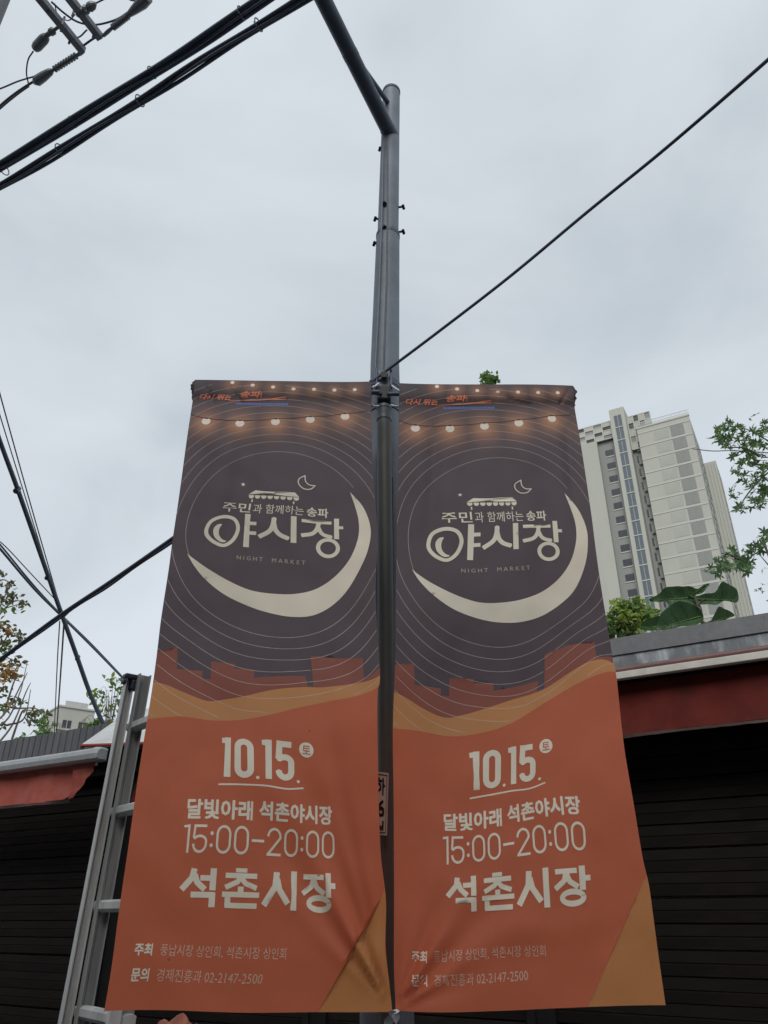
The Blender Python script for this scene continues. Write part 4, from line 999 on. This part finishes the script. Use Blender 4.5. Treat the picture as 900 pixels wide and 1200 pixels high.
rep(tb_(s3+.6, s3+2.1, .93, 1.0, zt-2.2, zt-.9, 'window', M['t_dark']), nf)
rep(tb_(s3+.5, s3+2.2, .90, 1.0, zt-2.42, zt-2.22, 'window_sill', M['t_band']), nf)
g0 = s2+(s3-s2)*.24; g1 = s2+(s3-s2)*.72
rep(tb_(g0, (g0+g1)/2-.06, -.66, -.6, zs-1.6-2.55, zs-1.6, 'glass_pane', M['t_glass']), int(zs/FL_)-1)
rep(tb_((g0+g1)/2+.06, g1, -.66, -.6, zs-1.6-2.55, zs-1.6, 'glass_pane', M['t_glass']), int(zs/FL_)-1)
rep(tb_(g0-.05, g1+.05, -.72, -.6, zs-1.6-2.75, zs-1.6-2.57, 'transom', M['t_band']), int(zs/FL_)-1)
# side face and rear wings seen edge-on
for b0 in (3.2, 7.4, 10.6):
    rep(tb_(-.05, .0, b0, b0+1.3, zt-1.9, zt-.4, 'side_window', M['t_dark']), nf)
sw1, zw = ts(829, 545, 14.0)
tb_(sw1-1.6, 3, 13.02, 22, 0, zw, 'rear_wing', M['t_white']); tb_(sw1-1.0, sw1, 16, 17, zw, zw+1.5, 'roof_vent', M['t_grey'])
rep(MB().obox(TG, TA, TB, ZU, (sw1-1.65, sw1-1.6), (14.5, 16), (zw-3, zw-1.4)).build('side_window', M['t_dark'], tw), int(zw/FL_)-1)
for k in range(5): tb_(sw1-1.4+k*.55, sw1-1.25+k*.55, 12.9, 13.0, 0, zw-.5, 'pilaster', M['t_band'])
sw2, zw2 = ts(838, 600, 24.0)
tb_(sw2-1.5, 1, 22.02, 30, 0, zw2, 'rear_wing', M['t_band'])
# chequered screen walls on the roof
def screen(sa, sb, ba, z0, z1, nx, nz, nm):
    w = (sb-sa)/nx; h = (z1-z0)/nz
    fr = MB()
    for i in range(nx+1): fr.obox(TG, TA, TB, ZU, (sa+i*w-.09, sa+i*w+.09), (ba, ba+.3), (z0, z1))
    for j in range(nz+1): fr.obox(TG, TA, TB, ZU, (sa, sb), (ba+.01, ba+.29), (z0+j*h-.09, z0+j*h+.09))
    fr.build(nm, M['t_band'], tw)
    p = None
    for i in range(nx):
        for j in range(nz):
            if (i+j) % 2:
                loc = tp_(sa+i*w+.1, ba+.05, z0+j*h+.1)
                if p is None: p = MB().obox(loc, TA, TB, ZU, (0, w-.2), (0, .12), (0, h-.2)).build('screen_panel', M['t_white'], tw); p0 = loc; pl0 = Vector(p.location)
                else: copy_at(p, tw, pl0 + Vector(loc-p0))
            else:
                loc = tp_(sa+i*w+.1, ba+.16, z0+j*h+.1)
                MB().obox(loc, TA, TB, ZU, (0, w-.2), (0, .1), (0, h-.2)).build('screen_recess', M['t_dark'] if (i*7+j*3) % 4 else M['t_grey'], tw)
za = ts(690, 499)[1]
screen(s3+.2, s5+2.4, .3, zsl+.1, za, 6, 4, 'screen_frame')
tb_(s3+.3, s5+2.3, 1.2, 6, zsl, za-.6, 'roof_house', M['t_grey'])
zb2 = ts(748, 482)[1]
screen(s1-2.6, s2-.1, .9, TZ-3.4, zb2, 4, 5, 'screen_frame')
tb_(s1-2.4, s2-.2, 1.8, 6, TZ-1, zb2-.8, 'roof_house', M['t_grey'])

# distant flats at the left
fc = atY(70, 828, 150.0); fg = np.array([fc[0], fc[1], 0.]); fa = np.array([math.cos(R(38)), math.sin(R(38)), 0]); fb = np.array([-math.sin(R(38)), math.cos(R(38)), 0])
fl = thing('apartment_block', fg + fa*8, 'small distant off-white stepped apartment block above the left market roof', 'apartment block')
def fb_(a, b, z, name, m): return MB().obox(fg, fa, fb, ZU, a, b, z).build(name, m, fl)
fz = fc[2]
fb_((0, 7.0), (0, 9), (0, fz), 'wall', M['t_white'])
fb_((7.02, 12.2), (.3, 9), (0, fz-1.6), 'wall', M['t_white']); fb_((-5.5, -.02), (3, 9), (0, fz-6.2), 'wall', M['t_grey'])
fb_((12.22, 16), (.8, 8), (0, fz-4.2), 'wall', M['t_band'])
fb_((-.2, 7.2), (-.25, 9.2), (fz+.01, fz+.35), 'parapet', M['t_band']); fb_((7.25, 12.4), (.1, 9.2), (fz-1.58, fz-1.25), 'parapet', M['t_band'])
fb_((1.2, 5.6), (.6, .9), (fz+.35, fz+1.5), 'roof_rail', M['t_rail'])
for k in range(6):
    z = fz-2.4-k*2.8
    for a in (1.1, 4.2, 8.2, 10.6):
        y0 = 0 if a < 7 else .3
        w_ = fb_((a, a+1.7), (y0-.04, y0), (z-1.5, z), 'window', M['t_dark']); MB().obox(fg, fa, fb, ZU, (a+.8, a+.9), (y0-.08, y0-.045), (z-1.5, z)).build('frame', M['t_band'], w_)
    fb_((0, 6.99), (-.5, -.01), (z-2.0, z-1.75), 'balcony_ledge', M['t_band'])
    for b in (2.0, 5.4): MB().obox(fg, fa, fb, ZU, (-.04, 0), (b, b+1.2), (z-1.4, z)).build('window', M['t_dark'], fl)

# ------------------------------------------------------------------ plants
def branch(mb, a, b, r0, r1, wob=.03, n=7, seed=0):
    r = random.Random(seed); P = []
    L_ = np.linalg.norm(np.array(b)-np.array(a)); o = np.zeros(3)
    for k in range(n+1):
        t = k/n; o = o + np.array([r.uniform(-1, 1) for _ in range(3)])*wob*L_*.25 if 0 < k < n else o*(0 if k == 0 else .6)
        P.append(np.array(a)*(1-t)+np.array(b)*t+o*(math.sin(math.pi*t)))
    mb.tube(P, [r0+(r1-r0)*k/n for k in range(n+1)], 7); return P
def rot(r):
    q = Vector((r.gauss(0,1), r.gauss(0,1), r.gauss(0,1))).normalized(); return q
def leafmesh(kind):
    if kind == 'star':
        o = []
        for k in range(5):
            a = R(-100+50*k)+R(90); l = (.75, .95, 1.1, .95, .75)[k]
            o += [(math.cos(a-R(25))*.26, math.sin(a-R(25))*.26), (math.cos(a-R(15))*l*.6, math.sin(a-R(15))*l*.6), (math.cos(a)*l, math.sin(a)*l), (math.cos(a+R(15))*l*.6, math.sin(a+R(15))*l*.6)]
        o += [(math.cos(R(215))*.2, math.sin(R(215))*.2), (0, -.1)]
        return [(x*.5, y*.5+.1, .12*abs(x)-.16*max(0, y)**2) for x, y in o]
    return [(0,0,0),(.2,.25,.05),(.24,.55,.04),(.0,1.0,-.12),(-.24,.55,.04),(-.2,.25,.05)]
def add_leaf(mb, c, size, r, kind, droop=.5):
    pts = leafmesh(kind); n = Vector((r.gauss(0,1), r.gauss(0,1), abs(r.gauss(0,1))+droop)).normalized(); t = n.orthogonal().normalized()
    from mathutils import Quaternion
    t.rotate(Quaternion(n, r.uniform(0, 6.28))); b = n.cross(t)
    s = size*r.uniform(.7, 1.2)
    P = [tuple(np.array(c) + np.array(t*(x*s)+b*(y*s)+n*(z*s))) for x, y, z in pts]
    k = len(mb.v)
    cen = np.mean(np.array(P), axis=0) if kind == 'star' else None
    if kind == 'star':
        mb.v.append(tuple(cen)); mb.v += P
        for i in range(len(P)): mb.f.append((k, k+1+i, k+1+(i+1) % len(P)))
    else: mb.v += P; mb.f += [(k, k+1, k+2, k+3), (k, k+3, k+4, k+5)]

# maple-like tree whose branches reach in from the right
TRY = 7.2
tx = atY(1120, 900, TRY)
mt = thing('maple_tree', (tx[0], TRY+1.0, 0), 'green star-leaved tree whose branches reach into the picture from the right edge', 'tree')
tm = MB(); base = np.array([tx[0], TRY+1.0, 0])
branch(tm, base, base+(-.1, -.2, 3.0), .12, .09, .02, 8, 1); branch(tm, base+(-.1,-.2,2.98), base+(-.35, -.4, 6.2), .09, .04, .05, 8, 2)
tm.build('trunk', M['bark'], mt, smooth=True)
lm = MB(); r = random.Random(12)
mids = [((925, 560), (888, 560)), ]
brs = [ [(1080,640),(985,560),(925,535),(890,535),(858,512)], [(925,535),(893,560),(872,585),(868,600)], [(890,535),(872,525),(845,525)],
        [(1070,700),(980,625),(920,612),(893,630),(868,656),(838,664)], [(893,630),(905,665),(890,650)], [(868,656),(850,650),(842,672)], [(1000,600),(930,590),(896,585)], [(925,535),(905,520),(880,505),(862,500)] ]
cl = []
for i, b in enumerate(brs):
    C = catm([atY(x, y, TRY + .25*math.sin(i*2.1+k*.6)) for k, (x, y) in enumerate(b)], 6)
    bm_ = MB(); bm_.tube(C, [.012*(1-k/len(C))+.0025 for k in range(len(C))], 6); bm_.build('branch', M['bark'], mt, smooth=True)
dens = [((858,512),20,17,46),((885,518),22,22,50),((848,500),10,10,12),((872,532),18,14,32),((842,510),8,12,10),((895,500),12,14,16),((893,550),14,12,20),((880,566),14,14,24),((862,553),8,6,7),((888,585),16,12,26),((868,596),10,6,10),((895,575),10,16,18),((860,580),8,8,8),
        ((897,625),7,14,14),((889,640),12,9,18),((880,650),10,7,14),((866,658),13,9,22),((850,662),14,9,24),((838,671),9,8,12),((857,650),10,7,10),((875,668),8,8,8),((842,655),8,5,6),
        ((930,560),25,45,60),((935,640),28,30,50),((960,590),30,50,50)]
protos = []
for k in range(6):
    mb = MB(); add_leaf(mb, (0, 0, 0), 1.0, random.Random(40+k), 'star', .3); me = bpy.data.meshes.new('leaf'); me.from_pydata(mb.v, [], mb.f); me.materials.append(M['leaf_b'] if k < 4 else M['leaf_a']); protos.append(me)
from mathutils import Euler
nlf = 0; rest = MB()
for (c, rx, ry, n_) in dens:
    for _ in range(n_):
        px = c[0]+r.gauss(0, .43)*rx; py = c[1]+r.gauss(0, .43)*ry; p = atY(px, py, TRY + r.uniform(-.35, .45))
        if px < 908 and nlf < 298:
            o = bpy.data.objects.new('leaf', protos[r.randrange(6)]); COL.objects.link(o); o.parent = mt; o.location = tuple(p-np.array(mt.location)); sc_ = r.uniform(.10, .165)
            o.scale = (sc_,)*3; o.rotation_euler = Euler((r.uniform(-.7,.7), r.uniform(-.7,.7), r.uniform(0,6.28))); nlf += 1
        else: add_leaf(rest, p, r.uniform(.10,.15), r, 'star', .3)
for _ in range(900):
    v = Vector((r.gauss(0,1), r.gauss(0,1), r.gauss(0,1))).normalized()*r.uniform(.4,1)
    add_leaf(rest, base + np.array([v.x*1.3-.1, v.y*1.5+.3, 4.7+v.z*1.4]) + np.array([.75, .3, 0]), .09, r, 'star', .3)
tag(rest.build('foliage', M['leaf_b'], mt), kind='stuff')

def clump_plant(name, label, cat, centers, mats, size, base, stemr, seed, kind='oval', twigs=True, droop=.4, scatter=.5):
    """centers: (point, radius, count, material index)"""
    t = thing(name, base, label, cat); r = random.Random(seed)
    st = MB()
    for i, (c, rad, n, mi) in enumerate(centers):
        mid = np.array(base)*.45+np.array(c)*.55; mid[2] = max(base[2]+.02, (base[2]+c[2])*.55)
        if twigs: st.tube(catm([base, mid*.9+np.array([base[0], base[1], mid[2]])*.1, c], 5), [stemr*(1-.8*k/10) for k in range(11)], 5)
    st.build('stem', M['twig'], t, smooth=True)
    for mi in sorted({c[3] for c in centers}):
        mb = MB()
        for (c, rad, n, m2) in centers:
            if m2 != mi: continue
            for _ in range(n):
                v = np.array([r.gauss(0,1) for _ in range(3)]); v /= np.linalg.norm(v); rr = rad*(r.random()**.45)
                add_leaf(mb, np.array(c)+v*rr*np.array([1,1,.75]), size, r, kind, droop)
        tag(mb.build('foliage', mats[mi], t), kind='stuff')
    return t
# bush on the roof beside the right banner
rb = lambda px, py, n=-1.2: at_plane(px, py, FP(0, n, 0), DN)
cs_ = []
r = random.Random(3)
for (x, y, rd_, n_, mi) in ((718,728,.10,150,0),(728,716,.09,130,1),(742,712,.09,120,0),(736,728,.10,150,1),(752,722,.08,110,1),(762,722,.07,70,0),(716,742,.09,110,0),(730,742,.09,110,0),(745,738,.08,60,1),(706,735,.10,100,0),(770,730,.06,50,1),(722,708,.05,30,1),(748,705,.04,20,1),(760,714,.05,34,1)):
    cs_.append((rb(x, y), rd_*1.3, int(n_*.8), mi))
bb = rb(735, 760); bb[2] = ROOF-.02
clump_plant('roof_shrub', 'bright green leafy shrub on the market roof between the right banner and the broad leaves', 'shrub', cs_, [M['leaf_a'], M['leaf_c']], .062, bb, .008, 21)
# tiny sapling top above the right banner
tt_ = atY(573, 441, 5.6); b2 = tt_.copy(); b2[2] = ROOF-.02
clump_plant('tree_top', 'small green tree tip peeking over the top edge of the right banner', 'tree', [(tt_+(-.02,0,.0), .055, 90, 0), (tt_+(.04,0,-.03), .05, 50, 0), (tt_+(0,0,-.08), .08, 80, 0)], [M['leaf_a']], .045, b2, .010, 22)
# sapling between cable and ladder
r = random.Random(9); cs_ = []
for (x, y, n_) in ((128,796,13),(136,797,12),(134,806,9),(113,811,14),(118,817,12),(111,822,7),(120,826,8),(127,828,9),(131,830,6),(138,818,6),(142,822,6),(124,836,8),(117,832,6),(134,842,7),(107,818,4),(128,845,6),(143,806,4)):
    cs_.append((atY(x, y, 9.0 + r.uniform(-.15,.15)), .055, n_, 0 if r.random() < .5 else 1))
b3 = atY(127, 862, 9.0); b3[2] = ROOF-.02
clump_plant('sapling', 'thin young sapling with yellow-green leaves behind the top of the ladder', 'sapling', cs_, [M['leaf_c'], M['leaf_a']], .075, b3, .0045, 23)
# sparse yellowing tree at the left edge
r = random.Random(19); cs_ = []
for (x, y, rd_, n_, mi) in ((3,672,.06,10,1),(12,686,.07,10,1),(16,698,.08,14,1),(6,703,.09,16,1),(26,707,.06,10,1),(20,714,.08,12,0),(2,712,.1,14,0),(30,708,.04,5,1),(4,735,.14,30,1),(10,740,.1,20,2),(2,752,.12,20,1),(22,746,.07,12,1),(28,752,.06,8,1),(8,760,.09,14,0),(18,772,.07,12,1),(22,780,.06,8,1),
        (4,786,.16,46,2),(10,790,.10,26,2),(16,792,.07,14,2),(2,800,.12,20,1),(6,812,.09,14,1),(18,823,.08,14,1),(25,826,.05,8,0),(2,828,.08,12,0),(33,838,.07,12,1),(40,836,.07,14,1),(48,838,.08,18,0),(52,846,.08,18,0),(44,848,.07,14,0),(36,845,.06,10,1),(50,855,.08,18,0),(1,848,.06,8,1),(-14,700,.3,60,1),(-16,760,.3,60,1),(-14,820,.3,40,2),(54,838,.05,8,1)):
    cs_.append((atY(x, y, 11.0 + r.uniform(-.3,.3)), rd_*1.35, int(n_*1.25), mi))
b4 = atY(-60, 900, 11.0); b4[2] = 0
lt = clump_plant('yellowing_tree', 'sparse tree with yellowing leaves and bare twigs at the left edge above the roof', 'tree', cs_, [M['leaf_a'], M['leaf_o'], M['leaf_y']], .095, b4, .0, 24, twigs=False)
tr_ = MB(); branch(tr_, b4, atY(-50, 760, 11), .13, .06, .03, 9, 3); branch(tr_, atY(-50, 762, 11), atY(-24, 640, 11), .06, .02, .05, 9, 4); tr_.build('trunk', M['bark'], lt, smooth=True)
bt = MB()
for i, b in enumerate([[(-50,800),(-10,730),(10,690),(18,680)],[(-10,730),(14,706),(32,705)],[(-50,830),(-5,770),(12,742),(30,752)],[(-50,850),(0,850),(22,815),(32,776)],[(-30,860),(4,838),(26,800),(32,788)],[(-10,880),(14,850),(30,812),(36,800)],[(4,838),(16,800),(22,790)],
        [(14,866),(24,838),(30,832),(50,836)],[(0,826),(20,830),(40,830),(52,836)],[(8,850),(28,842),(36,808)],[(-20,790),(0,770),(20,776)],[(-30,700),(0,680),(14,684)],[(-30,740),(0,716),(26,707)]]):
    C = catm([atY(x, y, 11 + .2*math.sin(i+k)) for k, (x, y) in enumerate(b)], 6); bt.tube(C, [.014*(1-k/len(C))+.004 for k in range(len(C))], 5)
bt.build('twigs', M['twig'], lt, smooth=True)
# low green growth along the left roof edge
cs_ = [(atY(x, y, 10.2), .07, 30, 0) for x, y in ((56,860),(62,864),(110,850),(115,846),(104,853),(26,866),(50,858))]
b5 = atY(80, 875, 10.2); b5[2] = ROOF-.03
clump_plant('climbing_plant', 'low green growth creeping along the left roof edge under the distant flats', 'plant', cs_, [M['leaf_a']], .07, b5, .006, 25)

# broad-leaved plant on the roof: every big leaf is its own part
bp = thing('broad_leaf_plant', rb(822, 735, -.5), 'dark green plant with very large drooping leaves above the market roof at the right', 'plant')
def big_leaf(outline, mid, nrm_off, seed, near=0.0):
    """leaf blade from its picture outline at the plant's own depth, cupped about the midrib"""
    r = random.Random(seed); P = [rb(x, y, -.5+near) for x, y in outline]; C = [rb(x, y, -.5+near) for x, y in mid]
    m0, m1 = C[0], C[-1]; ax = (m1-m0); Ln = np.linalg.norm(ax); ax /= Ln
    poly2 = catm([np.array(q) for q in P], 4, True)
    w = max(np.linalg.norm((p-m0)-ax*np.dot(p-m0, ax)) for p in poly2)
    mb = MB(); rings = 5; n = len(poly2); cpt = m0*.5+m1*.5
    for k in range(rings+1):
        t = k/rings
        for i, p in enumerate(poly2):
            q = np.clip(np.dot(p-m0, ax)/Ln, .08, .92); base_ = m0+ax*Ln*q; x = base_*(1-t)+p*t
            d = np.linalg.norm(x-base_)/w
            dep = nrm_off*d**1.3 + .012*math.sin(i*1.1+seed)*t + .10*(q-.5)
            mb.v.append(tuple(x + DN*dep))
    for k in range(rings):
        for i in range(n): j = (i+1) % n; mb.f.append((k*n+i, k*n+j, (k+1)*n+j, (k+1)*n+i))
    o = mb.build('leaf', M['leaf_big'], bp, smooth=True)
    vb = MB()
    for i in range(0, n, max(3, n//11)):
        pth = []
        for k in range(0, rings+1):
            t = k/rings*.93; p = poly2[i]; q = np.clip(np.dot(p-m0, ax)/Ln, .08, .92); base_ = m0+ax*Ln*(q*.9+.02*0); x = base_*(1-t)+p*t
            d = np.linalg.norm(x-base_)/w; pth.append(x + DN*(nrm_off*d**1.3 + .012*math.sin(i*1.1+seed)*t + .10*(q-.5) + .002))
        vb.tube(pth, [.0028-.0018*k/rings for k in range(rings+1)], 4)
    vb.build('side_veins', M['leaf_a'], o)
    v = MB().tube([c - DN*.0 + DN*(.10*(t-.5)) + DN*.004 for c, t in ((m0, .06), ((m0+m1)/2, .5), (m1, .94))], [.006, .004, .002], 5); v.build('midrib', M['leaf_a'], o)
    return o
big_leaf([(763,706),(775,697),(786,690),(800,689),(812,694),(816,702),(808,716),(800,722),(790,716),(780,706),(772,708)], [(815,698),(790,698),(764,706)], .10, 1)
big_leaf([(806,698),(822,696),(838,695),(850,687),(860,692),(866,696),(866,708),(850,706),(838,710),(824,708),(812,704)], [(812,700),(840,700),(866,706)], .08, 2)
big_leaf([(796,690),(808,687),(818,689),(832,686),(830,692),(820,696),(808,695)], [(812,694),(820,690),(832,686)], .05, 3, -.12)
big_leaf([(771,738),(780,722),(795,710),(812,709),(822,716),(823,728),(812,734),(795,737),(780,741)], [(820,720),(800,724),(774,738)], .10, 4, .10)
big_leaf([(752,737),(764,728),(778,724),(790,728),(786,738),(772,742),(758,741)], [(788,730),(772,734),(754,738)], .07, 5, .02)
big_leaf([(833,728),(837,719),(845,714),(852,717),(862,723),(850,728),(840,732)], [(834,727),(846,722),(862,724)], .06, 6, .05)
big_leaf([(800,722),(806,708),(816,704),(822,712),(824,724),(816,730),(806,730)], [(818,706),(814,716),(806,729)], .05, 7, -.08)
st = MB(); c0 = rb(823, 745, -.55); c0[2] = ROOF-.02
st.tube(catm([c0, rb(822, 724, -.5), rb(818, 710, -.5), rb(814, 699, -.5)], 5), [.013]*10+[.010]*6, 7)
st.tube(catm([rb(823, 728, -.5), rb(828, 730, -.46), rb(835, 727, -.45)], 5), .006, 6); st.tube([rb(817, 712, -.5), rb(822, 705, -.48), rb(826, 702, -.46)], .006, 6)
st.tube([rb(822, 722, -.5), rb(812, 718, -.44), rb(806, 722, -.42)], .007, 6)
st.build('stem', M['bark'], bp, smooth=True)

# crates with an orange cover standing before the shutter, their top just reaching into the frame
cc0 = atY(207, 1196, 4.0); cx, cy = cc0[0], 4.0
cr0 = None
for k, lb in enumerate(('dark plastic crate on the pavement, lowest of the stack below the left banner', 'dark plastic crate in the middle of the stack below the left banner', 'dark plastic crate topmost in the stack, under the crumpled orange cover')):
    z0 = .112 + k*.345
    c = thing('plastic_crate', (cx, cy, z0), lb, 'crate', 'stacked plastic crates')
    if cr0 is None:
        MB().obox((cx,cy,z0), (1,0,0), (0,1,0), ZU, (-.2,.2), (-.15,.15), (0,.02)).build('crate_floor', M['black'], c); mb = MB()
        for sx in (-1, 1):
            for sy in (-1, 1): mb.box((cx+sx*.19, cy+sy*.14, z0+.17), (.03,.03,.30))
        mb.build('corner_posts', M['black'], c); mb = MB()
        for zz in (.06, .15, .24, .325):
            for sx in (-1, 1): mb.box((cx+sx*.198, cy, z0+zz), (.008,.30,.05))
            for sy in (-1, 1): mb.box((cx, cy+sy*.148, z0+zz), (.40,.008,.05))
        mb.build('side_slats', M['black'], c); cr0 = c
    else:
        for ch in list(cr0.children): copy_at(ch, c, ch.location)
r = random.Random(31); mb = MB(); nn = 22; zt_ = .112+3*.345
for j in range(nn+1):
    for i in range(nn+1):
        u, v = i/nn*2-1, j/nn*2-1; e_ = max(abs(u), abs(v)); h_ = (1-e_**4)*(.045+.018*math.sin(u*5+v*3)+.010*math.sin(v*9+u*6)) + .008 + r.uniform(-.002,.002)*(1-e_)
        mb.v.append((cx+u*.085, cy+v*.10, zt_+max(.004, h_)))
for j in range(nn):
    for i in range(nn): a = j*(nn+1)+i; mb.f.append((a, a+1, a+nn+2, a+nn+1))
tag(mb.build('crumpled_cover', mat('orange_red_cover', (.28,.085,.05), .7, 0, .3, 9)), 'crumpled orange-red cover lying on the topmost crate below the left banner', 'cover')
